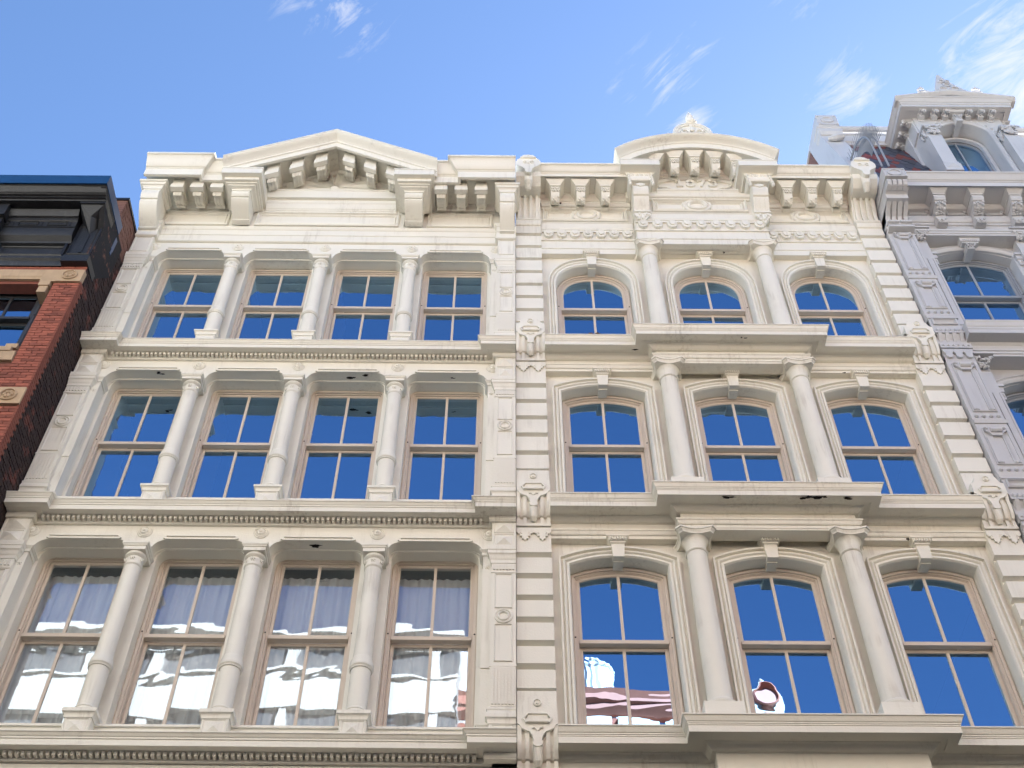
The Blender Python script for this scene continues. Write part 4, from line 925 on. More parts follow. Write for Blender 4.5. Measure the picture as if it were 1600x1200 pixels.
m = M(); m.lathe([(.06, z0+1.08), (.12, z0+1.12), (.13, z0+1.16), (.08, z0+1.22), (.10, z0+1.30), (.075, z0+1.36), (.085, z0+1.42), (.055, z0+1.52), (.05, z0+1.58), (.015, z0+1.66), (.004, z0+1.70)], cx+.02, -.58, 14); obj('finial', m, CREAM2, cr)

# ================================================================== pale grey building with slate mansard and dormer
GB = thing('mansard_building', 'pale grey cast iron building with a slate mansard roof and a pedimented dormer', 'building', (11, 0.5, 0))
GX0, GX1 = 7.53, 14.6
shell(GB, GX0+.01, GX1, [14.9, 19.05, 23.3], 23.6, .66, 9.0, ROOFM, GREY)
def leafy(m, cx, cy, z0, z1, w, d, seed=1, n=26):
    rnd = random.Random(seed)
    for i in range(n):
        z = z0+(z1-z0)*rnd.random(); k = .55+.45*(z-z0)/(z1-z0)
        m.blob((cx+rnd.uniform(-.5, .5)*w*k, cy-d*k*rnd.uniform(.6, 1.0), z), (w*.10, d*.3, (z1-z0)*.12))
    for s in (-1, 1): m.tube([(cx+s*w*.35, cy-d*.7, z1-.12), (cx+s*w*.52, cy-d*1.05, z1-.04), (cx+s*w*.55, cy-d*1.0, z1-.1)], .02, 5)
# long pilaster strip on the party line, storey by storey
def grey_pilaster(x0, x1, zt, zb):
    """one storey of the panelled pilaster: zt top, zb bottom"""
    cx = (x0+x1)/2
    m = M(); m.box(x0, x1, -.10, .4, zb, zt); p = obj('pilaster', m, GREY, GB)
    for (za, zc) in ((zt-.10, zt-1.72), (zt-1.80, zt-3.0)):
        if zc < zb: zc = zb+.08
        m = M()
        for k, w in ((-.12, .05), (.10, .018), (.16, .05)): m.box(cx+k-w, cx+k+w, -.118, -.09, zc+.30, za-.30)
        facing_frame(m, cx-.20, cx+.20, zc+.24, za-.10, -.10, .03, .02)
        obj('sunk_panel', m, GREY, p)
        m = M(); m.prism([(cx-.19, za-.17), (cx-.12, za-.17), (cx-.10, za-.10), (cx+.10, za-.10), (cx+.12, za-.17), (cx+.19, za-.17), (cx+.11, za-.24), (cx+.08, za-.30), (cx-.08, za-.30), (cx-.11, za-.24)], -.15, -.09)
        m.tube([(cx-.09, -.15, za-.19), (cx+.09, -.15, za-.19)], .05, 10)
        for s in (-1, 1): m.lathey([(.035, -.10), (.032, -.15), (.015, -.165), (.002, -.168)], cx+s*.15, za-.12, 10)
        obj('roll_clasp', m, GREY, p)
        m = M()
        for x, z in ((-.12, .30), (.12, .30), (-.18, .13), (-.06, .13), (.06, .13), (.18, .13)): m.lathey([(.034, -.09), (.034, -.12), (.02, -.14), (.002, -.145)], cx+x, zc+z, 10)
        obj('boss_row', m, GREY, p, None, 'stuff')
        m = M(); m.sweep([(x0-.005, -.10), (x1+.005, -.10), (x1+.005, .1)], [(-.02, zc-.05), (.02, zc-.05), (.035, zc), (.04, zc+.02), (-.02, zc+.03)]); obj('string_band', m, GREY, p)
    # console group at the foot of the storey
    z = zb+.95
    m = M(); m.box(x0-.01, x1+.02, -.16, .1, z-.02, z+.02); m.box(x0, x1, -.14, .1, z-.36, z-.02); facing_frame(m, x0+.04, x1-.04, z-.22, z-.05, -.14, .05, .03)
    e = obj('console_block', m, GREY, GB)
    m = M(); n = 6
    for i in range(n):
        x = x0+.02+(x1-x0-.04)*(i+.5)/n; m.blob((x, -.17, z-.41), (.038, .035, .055))
    m.box(x0, x1, -.155, .1, z-.46, z-.36); m.box(x0-.01, x1+.02, -.19, .1, z-.50, z-.46); obj('egg_moulding', m, GREY, e)
    m = M(); pr = [(-.16, z-.50)]+[(-.155+.10*(sin(pi/2*i/5)), z-.52-.24*i/5) for i in range(6)]+[(.05, z-.76), (.05, z-.50)]
    m.prism_x(pr, x0+.02, x1-.02)
    for i in range(4):
        x = x0+.07+(x1-x0-.14)*i/3; m.prism_x([(y-.025, q) for y, q in pr[:-2]]+[(.04, z-.76), (.04, z-.50)], x-.032, x+.032)
    obj('fluted_bracket', m, GREY, e)
    m = M(); m.box(x0-.005, x1+.02, -.15, .1, z-.88, z-.76)
    for i in range(6):
        x = x0+.04+(x1-x0-.08)*i/5; m.add([(x-.035, -.15, z-.85), (x+.035, -.15, z-.85), (x, -.15, z-.78), (x, -.175, z-.83)], [(0, 1, 3), (1, 2, 3), (2, 0, 3), (0, 2, 1)])
    m.box(x0-.005, x1+.02, -.165, .1, z-.91, z-.88); obj('toothed_band', m, GREY, e)
    m = M(); m.box(x0, x1, -.102, .1, z-1.20, z-.91)
    for i in range(3):
        c0 = x0+(x1-x0)*(i+.5)/3; h = (x1-x0)/6
        pts = [(-h, z-.93), (-h, z-1.0), (-h+.03, z-1.05), (-.055, z-1.06), (-.06, z-1.10)]+[(.06*cos(pi+pi*j/6), z-1.10+.06*sin(pi+pi*j/6)) for j in range(7)]+[(.055, z-1.06), (h-.03, z-1.05), (h, z-1.0), (h, z-.93)]
        m.prism([(c0+a, b) for a, b in pts], -.15, -.10)
    obj('hanging_fringe', m, GREY, e)
    return p
grey_pilaster(7.545, 8.065, 22.50, 18.45)
grey_pilaster(7.545, 8.065, 18.30, 14.25)
# arched windows, two bays
def grey_open(cx, hw, z0, zs, zc): return o_seg(cx, hw, z0, zs, zc, 16)
GWX = [9.19, 11.25, 13.3]
for fi, (zc, zb, nt) in enumerate(((22.22, 18.95, 22.66), (18.05, 14.9, 18.55))):
    poly = [(GX1-.03, nt-.05), (8.06, nt-.05), (8.06, zb)]
    for cx in GWX: poly += grey_open(cx, .80, zb, zc-.25, zc)
    poly += [(GX1-.03, zb)]
    obj('front_wall', M().prism(poly, .25, .66), GREY, GB)
    for cx in GWX:
        m = M(); o_ = grey_open(cx, .93, zb, zc-.13, zc+.14)
        m.sweep(o_, [(0, .26), (0, .17), (.03, .15), (.05, .18), (.07, .19), (.09, .16), (.12, .18), (.138, .20), (.138, .62), (.12, .62), (.12, .26)], ELEV); obj('window_architrave', m, GREY, GB)
        window(GB, grey_open(cx, .785, zb, zc-.262, zc-.012), cx, .44, 20.98 if fi == 0 else 16.8, GREYSASH, GLASS2, .08, .045)
        m = M(); m.prism([(cx-.07, zc-.10), (cx-.10, zc+.05), (cx+.10, zc+.05), (cx+.07, zc-.10)], .10, .26); m.box(cx-.065, cx+.065, .25, .43, zc-.09, zc+.05)
        leafy(m, cx, .10, zc-.08, zc+.05, .17, .05, 4, 14); k = obj('keystone', m, GREY, GB)
        m = M(); m.sweep([(cx-.16, .25), (cx-.16, .05), (cx+.16, .05), (cx+.16, .25)], [(-.1, zc+.03), (0, zc+.03), (.01, zc+.055), (.03, zc+.06), (.04, zc+.13), (.05, zc+.149), (-.1, zc+.149)])
        for i in range(8): m.blob((cx-.15+.3*(i+.5)/8, .015, zc+.095), (.016, .018, .03))
        obj('keystone_cap', m, GREY, k)
    for x in (8.22, 10.22, 12.28, 14.3):
        m = M(); m.box(x-.11, x+.11, .05, .3, zb, zc+.05); m.box(x-.05, x+.05, .03, .06, zb+.5, zc-.55)
        m.box(x-.09, x-.065, .035, .06, zb+.5, zc-.55); m.box(x+.065, x+.09, .035, .06, zb+.5, zc-.55); st = obj('pilaster_step', m, GREY, GB)
        m = M(); m.box(x-.10, x+.10, .04, .3, zc+.05, zc+.33); leafy(m, x, .05, zc+.08, zc+.33, .30, .14, 7, 34); m.prism_z([(x-.2, .3), (x-.2, -.13), (x+.2, -.13), (x+.2, .3)], zc+.33, zc+.37); obj('leaf_capital', m, GREY, st)
        m = M()
        for s in (-1, 1):
            m.box(x+s*.16-.06, x+s*.16+.06, .12, .5, zc-.42, zc-.30); m.box(x+s*.16-.075, x+s*.16+.075, .09, .5, zc-.30, zc-.24); m.box(x+s*.16-.05, x+s*.16+.05, .14, .5, zc-.60, zc-.42); m.pyramid(x+s*.16-.045, x+s*.16+.045, zc-.55, zc-.45, .14, .10)
        obj('impost', m, GREY, st)
    # architrave over the arches and the storey cornice
    P_ = [(8.06, -.0), (GX1, -.0)]
    ab = 22.37 if fi == 0 else 18.40
    m = M(); m.sweep(P_, [(-.26, ab), (.05, ab), (.05, ab+.05), (.07, ab+.06), (.07, ab+.11), (.09, ab+.12), (.10, ab+.16), (.02, ab+.17), (.02, ab+.30), (-.26, ab+.30)]); obj('architrave', m, GREY, GB)
for T in (19.05, 14.95):
    m = M(); m.sweep([(8.06, .0), (GX1, .0)], [(-.3, T-.47), (.03, T-.47), (.05, T-.42), (.06, T-.36), (.10, T-.31), (.30, T-.30), (.30, T-.20), (.31, T-.19), (.31, T-.14)]+cyma(.315, T-.135, .36, T-.02, 5)+[(.365, T), (-.5, T+.02), (-.5, T-.47)]); obj('cornice', m, GREY, GB)
# top entablature
m = M(); m.sweep([(8.06, 0), (GX1, 0)], [(-.3, 22.66), (.0, 22.66), (.0, 22.80), (.03, 22.81), (.03, 22.86)]+ovolo(.035, 22.87, .09, 22.98, 5)+[(.10, 23.0), (.10, 23.04), (.02, 23.05), (.02, 23.40), (-.3, 23.40)]); obj('frieze', m, GREY, GB)
m = M(); m.sweep([(8.06, 0), (GX1, 0)], [(-.4, 23.40), (.60, 23.40), (.60, 23.37), (.61, 23.365), (.615, 23.50), (.63, 23.51), (.63, 23.53)]+cyma(.635, 23.535, .75, 23.67, 6)+[(.76, 23.70), (-.4, 23.73)]); gc = obj('crown_cornice', m, GREY, GB)
m = M(); m.sweep([(8.06, 0), (GX1, 0)], [(-.0, 23.25), (.05, 23.25), (.06, 23.28)]+ovolo(.07, 23.29, .16, 23.39, 4)+[(.17, 23.399), (0, 23.399)]); obj('bed_moulding', m, GREY, gc)
def long_bracket():
    m = M(); cx = 0; rnd = random.Random(11)
    m.loft([(-.12, -.44, 23.30), (.12, -.44, 23.30), (.12, .0, 23.30), (-.12, .0, 23.30)], [(-.19, -.55, 23.398), (.19, -.55, 23.398), (.19, .0, 23.398), (-.19, .0, 23.398)])
    m.box(-.13, .13, -.45, 0, 23.275, 23.302); m.prism_x([(-.43, 23.275), (-.43, 23.19), (-.40, 23.14), (-.2, 23.10), (0, 23.10), (0, 23.275)], -.115, .115)
    pts = [(-.36, 23.14), (-.37, 23.06), (-.30, 22.99), (-.22, 22.97), (-.15, 22.93), (-.14, 22.82), (-.16, 22.75), (-.13, 22.70), (0, 22.69), (0, 23.14)]
    m.prism_x(pts, -.105, .105)
    for i in range(40):
        k = pts[rnd.randrange(0, 8)]; k2 = pts[min(7, pts.index(k)+1)]; t = rnd.random(); m.blob((rnd.uniform(-.10, .10), k[0]+(k2[0]-k[0])*t-.012, k[1]+(k2[1]-k[1])*t), (.028, .026, .028))
    return m
lbm = make_mesh('bracket', long_bracket(), GREY)
gx = 7.955
while gx < 14.4:
    put('bracket', lbm, GB, (gx+.0, -.02, 0))
    m = M(); facing_frame(m, gx+.20, gx+.575, 23.09, 23.24, -.02, .05, .07); obj('frieze_panel', m, GREY, GB)
    gx += .775
# console at the head of the long pilaster
x0, x1 = 7.535, 7.985; cx = (x0+x1)/2
m = M(); m.box(x0, x1, -.90, .1, 23.20, 23.52); facing_frame(m, x0, x1, 23.20, 23.52, -.90, .04, .015)
k = obj('pilaster_console', m, GREY, GB)
m = M(); m.lathey([(.15, -.90), (.15, -.925), (.11, -.93), (.10, -.904), (.06, -.906), (.002, -.904)], cx, 23.36, 16, 1, .85)
for sx in (-1, 1):
    for sz in (-1, 1): m.blob((cx+sx*.185, -.915, 23.36+sz*.125), (.03, .02, .03))
obj('ring_boss', m, GREY, k)
m = M(); m.box(x0+.02, x1-.02, -.80, .1, 23.02, 23.20)
for i in range(4):
    x = x0+.065+(x1-x0-.13)*i/3; m.prism_x([(-.80, 23.20), (-.86, 23.17), (-.87, 23.10), (-.82, 23.03), (-.7, 23.0), (-.7, 23.20)], x-.04, x+.04)
m.prism_x([(-.70, 23.02), (-.62, 22.98), (-.60, 22.86), (-.62, 22.84), (.1, 22.84), (.1, 23.02)], x0+.01, x1+.0); m.prism_x([(-.50, 22.84), (-.34, 22.80), (-.22, 22.70), (-.18, 22.60), (.1, 22.60), (.1, 22.84)], x0+.02, x1)
for i in range(4):
    x = x0+.06+(x1-x0-.10)*i/3; m.prism_x([(-.55, 22.842), (-.40, 22.78), (-.28, 22.70), (-.22, 22.60), (0, 22.60), (0, 22.842)], x-.04, x+.04)
obj('fluted_bracket', m, GREY, k)
m = M(); m.box(x0+.01, x1+.07, -.22, .1, 22.50, 22.60); 
for s in (0, 1): m.prism_x([(-.27, 22.585), (-.27, 22.53), (-.22, 22.515), (-.2, 22.6)], x0+.02+s*.265, x0+.24+s*.265)
m.box(x0+.01, x1+.075, -.15, .1, 22.44, 22.50); m.prism_x([(-.15, 22.44), (-.26, 22.42), (-.26, 22.36), (-.10, 22.34), (.1, 22.34), (.1, 22.44)], x0+.011, x1+.074); obj('console_base', m, GREY, k)
# mansard slope in fish-scale slates
def man(z): return .02+(z-23.75)*(1.18/4.7)
m = M(); mpx = [(man(23.74)+.03, 23.74), (man(28.6)+.03, 28.6), (3.5, 28.62), (3.5, 23.74)]
m.prism_x(mpx, GX0+.45, 9.66); m.prism_x(mpx, 11.65, GX1-.02); m.prism_x([(man(23.74)+.03, 23.74), (man(24.9)+.03, 24.9), (3.5, 24.9), (3.5, 23.74)], 9.66, 11.65); mr = obj('mansard_roof', m, ROOFM, GB)
def slate(w, h):
    m = M(); A = [(-w/2, h), (-w/2, h*.45), (-w*.28, h*.10), (0, 0), (w*.28, h*.10), (w/2, h*.45), (w/2, h)]
    k = 1.18/4.7; m.loft([(x, z*k-.030-.010*(1-z/h), z) for x, z in A], [(x, z*k-.018+.012*(z/h), z) for x, z in A]); return m
sw_, sh2 = .195, .40
sred = make_mesh('slate', slate(sw_-.008, sh2), SLR, None, 0); sblue = make_mesh('slate', slate(sw_-.008, sh2), SLB, None, 0)
rest = {0: M(), 1: M()}
pat = [1, 1, 0, 1, 0, 0, 1, 1, 1, 1, 0, 0, 1, 1, 1, 1, 0, 0, 1, 1, 1, 0, 0, 1, 1]
zr = 23.9; r_ = 0; rs = random.Random(2)
while zr < 28.4:
    i = 0; x = GX0+.5+(.5*sw_ if r_ % 2 else 0)
    while x < GX1-.15:
        red = (not pat[r_ % len(pat)]) if rs.random() < .82 else bool(pat[r_ % len(pat)])
        if x < 9.60 and zr > 24.7: put('slate', sred if red else sblue, mr, (x, man(zr)+rs.uniform(-.004, .004), zr))
        elif not (9.60 < x < 11.72 and zr > 24.55):
            q = slate(sw_-.008, sh2); rest[0 if red else 1].add([(a+x, b+man(zr), c+zr) for a, b, c in q.v], q.f)
        x += sw_; i += 1
    zr += .205; r_ += 1
obj('far_slates', rest[0], SLR, mr, None, 'stuff', 0); obj('far_slates', rest[1], SLB, mr, None, 'stuff', 0)
# eaves rail at the top of the mansard
m = M(); m.sweep([(GX0+.46, 1.15), (GX1, 1.15)], [(-.4, 28.40), (.05, 28.40), (.06, 28.46), (.10, 28.5), (.10, 28.78), (.13, 28.80), (.13, 28.86), (-.4, 28.9)]); er = obj('mansard_cornice', m, GREY, GB)
m = M(); m.tube([(GX0+.47, 1.0, 28.98), (GX1, 1.0, 28.98)], .10, 10); obj('roof_gutter', m, GREY, er)
# party wall with its capped pier
m = M(); m.prism_x([(1.05, 26.2), (1.52, 28.75), (6, 28.75), (6, 23.3), (.6, 23.3)], GX0-.05, GX0+.02); pw = obj('party_wall', m, OLDB, GB)
m = M(); m.prism_x([(1.05, 26.2), (1.50, 28.85), (6.0, 28.85), (6.0, 28.93), (1.05, 28.93), (.60, 28.92), (.60, 28.40), (.70, 28.36), (.72, 28.15), (.62, 27.7), (.30, 26.4), (.0, 25.2), (-.1, 24.0), (.5, 24.0)], GX0-.055, GX0+.40); obj('metal_coping', m, GREY, pw)
m = M(); x0, x1 = GX0-.045, GX0+.44
m.box(x0-.006, x1+.006, .585, 1.3, 28.44, 28.935); m.lathey([(.16, .59), (.16, .56), (.12, .555), (.11, .58), (.002, .58)], (x0+x1)/2, 28.68, 16, 1, .9)
for sx in (-1, 1):
    for sz in (-1, 1): m.blob(((x0+x1)/2+sx*.20, .58, 28.68+sz*.19), (.03, .02, .03))
m.sweep([(x0, 1.0), (x0, .68), (x1, .68), (x1, 1.0)], [(-.1, 28.10), (.0, 28.10), (.02, 28.14), (.05, 28.2), (.05, 28.34), (.07, 28.36), (.07, 28.43), (-.1, 28.438)])
obj('capped_pier', m, GREY, pw)
m = M(); 
m.tube([(x0+.05, .55, 27.62), (x0+.22, .50, 27.60), (x0+.36, .50, 27.66), (x0+.44, .54, 27.78)], [.05, .10, .10, .05], 8); obj('volute', m, GREY, pw)
# ---- dormer
DX = 10.62
m = M(); dop = o_seg(DX, .60, 25.2, 27.42, 27.93, 18)
m.prism([(11.69, 28.22), (9.62, 28.22), (9.62, 25.2)]+dop+[(11.69, 25.2)], .30, .70); dw = obj('dormer', m, GREY, GB)
m = M(); m.box(9.62, 9.70, .70, 2.2, 24.6, 28.22); m.box(11.61, 11.69, .70, 2.2, 24.6, 28.22); m.box(9.70, 11.61, 2.0, 2.2, 24.6, 28.22)
m.sweep([(1, 0)], [(0, 0)]) if False else None
obj('cheek_wall', m, GREY, dw)
m = M(); m.sweep(o_seg(DX, .71, 25.2, 27.44, 28.05, 18), [(0, .31), (0, .26), (.03, .24), (.05, .27), (.08, .28), (.10, .26), (.115, .28), (.115, .68), (.10, .68), (.10, .31)], ELEV); obj('dormer_architrave', m, GREY, dw)
m = M(); m.sweep(o_seg(DX, .58, 25.2, 27.38, 27.88, 18), [(0, .62), (.08, .62), (.08, .70), (0, .70)], ELEV); obj('inner_arch', m, GREY, dw)
SHEAR = None
window(dw, o_seg(DX, .52, 25.0, 27.34, 27.83, 18), DX, .72, 25.6, GREYSASH, GLASS2, .05, .03) if False else None
gp = inset(o_seg(DX, .52, 25.0, 27.34, 27.83, 18), .0)
m = M(); m.sweep(gp, [(0, .72), (.04, .72), (.05, .75), (.05, .80), (0, .80)], ELEV); m.box(DX-.014, DX+.014, .73, .77, 25.0, 27.80); fr_ = obj('window_frame', m, GREYSASH, dw)
gq = inset(gp, .045)
for a_ in (1, -1):
    pp = clip(gq, a_, 0, a_*DX-.012)[::-1]; mm_ = M(); mm_.add([(x, .765, z) for x, z in pp], [tuple(range(len(pp)))]); put('pane', make_mesh('pane', mm_, GLASS2, None, 0, False), dw)
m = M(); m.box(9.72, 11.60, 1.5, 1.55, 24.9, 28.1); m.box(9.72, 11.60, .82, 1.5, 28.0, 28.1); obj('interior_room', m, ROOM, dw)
m = M()
for i in range(13):
    a = pi-(i+1)*pi/14; m.blob((DX+.80*cos(a), .29, 27.38+.72*sin(a)), (.05, .04, .045))
obj('bead_row', m, GREY, dw, None, 'stuff')
m = M(); m.prism([(DX-.07, 27.85), (DX-.10, 28.17), (DX+.10, 28.17), (DX+.07, 27.85)], .16, .32); leafy(m, DX, .17, 27.95, 28.12, .18, .05, 3, 12)
m.box(DX-.06, DX+.06, .31, .66, 27.86, 27.97); m.sweep([(DX-.17, .3), (DX-.17, .08), (DX+.17, .08), (DX+.17, .3)], [(-.1, 28.15), (0, 28.15), (.03, 28.20), (.03, 28.235), (-.1, 28.235)]); obj('keystone', m, GREY, dw)
for s in (-1, 1):
    m = M(); m.lathey([(.09, .30), (.09, .275), (.06, .27), (.05, .29), (.03, .28), (.002, .27)], DX+s*.82, 28.08, 14, 1, .7); obj('rosette', m, GREY, dw)
    x = DX+s*.885
    m = M(); m.box(x-.16, x+.16, .05, .32, 25.55, 26.90); m.box(x-.19, x+.19, .02, .32, 25.2, 25.50); m.pyramid(x-.16, x+.16, 25.3, 25.56, .02, -.03); m.box(x-.175, x+.175, .035, .32, 25.50, 25.56); pl_ = obj('dormer_pilaster', m, GREY, dw)
    m = M(); m.box(x-.14, x+.14, .06, .32, 26.90, 27.22); leafy(m, x, .06, 26.92, 27.22, .40, .10, 12+s, 40)
    for q in range(14): m.blob((x-s*.0-.17, .08+.2*random.random(), 26.92+.28*random.random()), (.04, .04, .05))
    m.box(x-.21, x+.21, -.02, .32, 27.22, 27.28); obj('leaf_capital', m, GREY, dw)
# eaves: front soffit, left and right returns
m = M(); m.box(9.28, 11.92, .0, 2.4, 28.225, 28.30); obj('dormer_soffit', m, GREY, dw)
epath = [(9.30, 2.2), (9.30, -.02), (11.90, -.02), (11.90, 2.2)]
m = M(); m.sweep(epath, [(-.12, 28.20), (.0, 28.20), (.0, 28.30), (.02, 28.31), (.02, 28.35)]+cyma(.025, 28.36, .12, 28.46, 6)+[(.13, 28.48), (-.12, 28.5)]); obj('dormer_cornice', m, GREY, dw)
m = M(); m.prism([(9.20, 28.46), (DX-.03, 28.80), (12.0, 28.46)], .02, 2.2); obj('dormer_roof', m, GREY, dw)
m = M(); m.sweep([(9.17, 28.47), (DX-.03, 28.82), (12.03, 28.47)], [(0, .10), (0, -.17), (.03, -.16), (.09, -.10), (.10, -.08), (.10, .10)], ELEV, False, True); obj('dormer_pediment', m, GREY, dw)
db = M()
for i in range(14): db.blob((random.uniform(-.07, .07), random.uniform(-.26, -.05), random.uniform(-.12, -.02)), (.035, .04, .035))
db.box(-.07, .07, -.26, .02, -.06, 0); db.box(-.06, .06, -.12, .02, -.14, -.05); db.box(-.085, .085, -.28, .0, -.02, 0)
dbm = make_mesh('bracket', db, GREY)
for x in (9.80, 10.10, 10.36, 10.90, 11.20, 11.46): put('bracket', dbm, dw, (x, .30, 28.224))
for y in (.42, .72, 1.02):
    o = put('bracket', dbm, dw, (9.62, y, 28.224)); o.rotation_euler = (0, 0, -pi/2)
    o = put('bracket', dbm, dw, (11.69, y, 28.224)); o.rotation_euler = (0, 0, pi/2)
# cheek arch panel
m = M(); m.box(9.55, 9.625, .72, 1.05, 25.2, 28.1); m.box(9.58, 9.63, .34, .72, 27.55, 28.15); obj('cheek_panel', m, GREY, dw)
# pierced crest
m = M(); zc = 28.72
m.prism([(DX-.42, zc), (DX-.06, 29.88), (DX+.0, 29.88), (DX+.02, 29.78), (DX+.10, 29.55), (DX+.13, 29.50), (DX+.24, 29.30), (DX+.28, 29.22), (DX+.42, 29.02), (DX+.52, 28.9), (DX+.56, zc)], -.06, .0); cr = obj('roof_crest', m, GREY, dw)
m = M()
for (x, z, r) in ((-.12, 29.02, .13), (.16, 29.02, .13), (.02, 29.26, .09), (-.06, 29.46, .07), (.08, 29.44, .06)):
    m.lathey([(r, -.05), (r, -.10), (r*.72, -.105), (r*.65, -.065), (.002, -.062)], DX+x, z, 14)
obj('crest_scroll', m, GREY, dw, None, 'stuff')
for s in (-1, 1):
    m = M()
    m.tube([(DX+s*.5, -.05, 28.85), (DX+s*.62, -.06, 28.92), (DX+s*.74, -.06, 28.86), (DX+s*.66, -.06, 28.78), (DX+s*.9, -.06, 28.66)], .05, 6)
    m.tube([(DX+s*.60, -.05, 29.05), (DX+s*.66, -.06, 29.12), (DX+s*.74, -.06, 29.0)], .04, 6)
    obj('crest_scroll', m, GREY, dw)

# ================================================================== spiked iron fan on the party line
FN = thing('spiked_fan', 'arched iron fan guard bristling with spikes on the party line beside the mansard', 'guard', (7.70, -.1, 24.0))
m = M(); cy, cz, R = .30, 24.75, 1.13
ap = [(cy+R*cos(pi-(pi*.62)*i/24), cz+R*sin(pi-(pi*.62)*i/24)) for i in range(25)]
ap = [(cy-R, 23.75)]+ap
for x in (7.62, 7.76): m.tube([(x, y, z) for y, z in ap], .022, 5)
obj('hoop', m, SPIKE, FN)
m = M()
for i in range(1, 25, 1):
    y, z = ap[i]; a = atan2(z-cz, y-cy)
    m.tube([(7.69, y-.3*cos(a), z-.3*sin(a)), (7.69, y+.30*cos(a), z+.30*sin(a))], [.012, .006], 4)
    if i < 24:
        y2_, z2_ = ap[i+1]; ym, zm = (y+y2_)/2, (z+z2_)/2; m.tube([(7.62, ym, zm), (7.58, ym+.22*cos(a), zm+.22*sin(a))], [.010, .005], 4); m.tube([(7.76, ym, zm), (7.81, ym+.24*cos(a), zm+.24*sin(a))], [.010, .005], 4)
obj('spikes', m, SPIKE, FN, None, 'stuff')

# ================================================================== red brick building with the black cornice
SHEAR = None
BB = thing('brick_building', 'red brick building with a black weathered cornice and blue metal flashing', 'building', (-10.5, -.5, 0))
BX1, BX0, BY = -7.325, -13.5, -1.10
m = M(); m.prism([(BX0, 0), (BX0, 21.0), (BX1+.006-.02, 21.0), (BX1-.014, 0)], BY+.012, 9.0); 
m = M()
# body behind the brick skin, with the window openings left free
WB = (-9.14, -7.775)
m.box(WB[1], BX1-.014, BY+.012, 9.0, 0, 19.5); m.box(BX0, WB[0], BY+.012, 9.0, 0, 19.5); m.box(WB[0], WB[1], BY+.012, -.3, 18.96, 19.5); m.box(WB[0], WB[1], BY+.012, -.3, 16.6, 17.02); m.box(WB[0], WB[1], BY+.012, -.3, 0, 14.0); m.box(WB[0], WB[1], 1.5, 9.0, 0, 19.5)
m.box(BX0, BX1-.014, BY+.012, 9.0, 19.5, 21.0)
obj('wall', m, BRICKM, BB)
obj('roof', M().box(BX0, BX1-.02, BY+.1, 9.0, 21.0, 21.05), ROOFM, BB)
bl, bh, bd = .205, .0575, .02
def brick_m(l): return M().box(0, l-.010, -.012, .016, 0, bh)
bfull = make_mesh('brick', brick_m(bl), BRICK, None, 0); bhalf = make_mesh('brick', brick_m(bl/2), BRICK, None, 0)
restb = M(); nb = 0; z = 19.24; row = 0
fw_ = make_mesh
while z > 13.0:
    x1 = BX1; x = x1; first = True
    blk = (18.90 < z+.03 < 19.25) or (15.62 < z+.03 < 16.02)
    edge = -9.4 if (16.02 <= z < 16.62) else -7.757
    if not blk:
        while x > edge+.03:
            l = bl if not (first and row % 2) else bl/2
            first = False; l2 = min(l, x-edge)
            if x-edge-l2 < .035: l2 = x-edge; l = max(l, l2)
            jx, jy = random.uniform(-.002, .002), random.uniform(-.003, .003)
            if nb < 296 and z < 18.96:
                if abs(l2-bl) < .02: put('brick', bfull, BB, (x-bl+.002, BY+jy, z+jx)); nb += 1
                elif abs(l2-bl/2) < .02: put('brick', bhalf, BB, (x-bl/2+.002, BY+jy, z+jx)); nb += 1
                else: restb.box(x-l2, x-.010, BY-.012+jy, BY+.016, z, z+bh)
            else: restb.box(x-l2, x-.010, BY-.012+jy, BY+.016, z+jx, z+bh+jx)
            x -= l
    z -= .0685; row += 1
z = 19.27
while z < 19.42:
    x = BX1
    while x > -9.6:
        restb.box(x-bl+.01, x, BY-.012, BY+.016, z, z+bh); x -= bl
    z += .0685
obj('small_bricks', restb, BRICK, BB, None, 'stuff', 0)
# flank wall in tarred brick: every course is laid, joined
fl = M(); z = 13.0; row = 0
while z < 21.0:
    y = BY+(.0 if row % 2 else -.10)
    while y < 1.2:
        y0 = max(y, BY+.002 if z < 19.35 else BY+.22); j = random.uniform(-.006, .006)
        (fl.box(BX1-.016, BX1+.008+j, y0, y+bl-.012, z, z+bh) if y+bl-.012 > y0+.01 else None); y += bl
    z += .0685; row += 1
obj('flank_bricks', fl, TARB, BB, None, 'stuff', 0)
m = M(); z = 13.0; row = 0
while z < 18.9:
    w_ = .20 if row % 2 else .15
    m.box(BX1-.016, BX1+.020, BY-.0125, BY+w_-.012, z, z+bh); z += .0685; row += 1
obj('corner_bricks', m, BRICK, BB, None, 'stuff', 0)
# stone lintel, blocks and sills
m = M(); m.sweep([(-9.6, BY), (-8.0, BY), (-7.99, BY)], [(-.05, 18.98), (.03, 18.98), (.035, 19.02), (.05, 19.05), (.05, 19.24), (-.05, 19.25)]); m.box(-8.0, -7.735, BY-.045, BY+.1, 18.90, 19.25); m.box(-7.99, -7.80, BY-.05, BY+.25, 18.78, 18.90); m.box(-7.97, -7.82, BY-.03, BY+.25, 18.60, 18.78)
ln = obj('stone_lintel', m, STONE, BB)
def ros_block(z0, z1):
    m = M(); m.box(-7.732, BX1+.015, BY-.05, BY+.06, z0, z1); k = obj('stone_block', m, STONE, BB)
    m = M(); c = ((-7.732+BX1)/2, (z0+z1)/2); m.lathey([(.135, BY-.05), (.13, BY-.075), (.11, BY-.085), (.10, BY-.06), (.07, BY-.06), (.002, BY-.07)], c[0], c[1], 18)
    for i in range(6): m.blob((c[0]+.055*cos(i*pi/3), BY-.07, c[1]+.055*sin(i*pi/3)), (.032, .02, .032))
    obj('rosette', m, STONE, k)
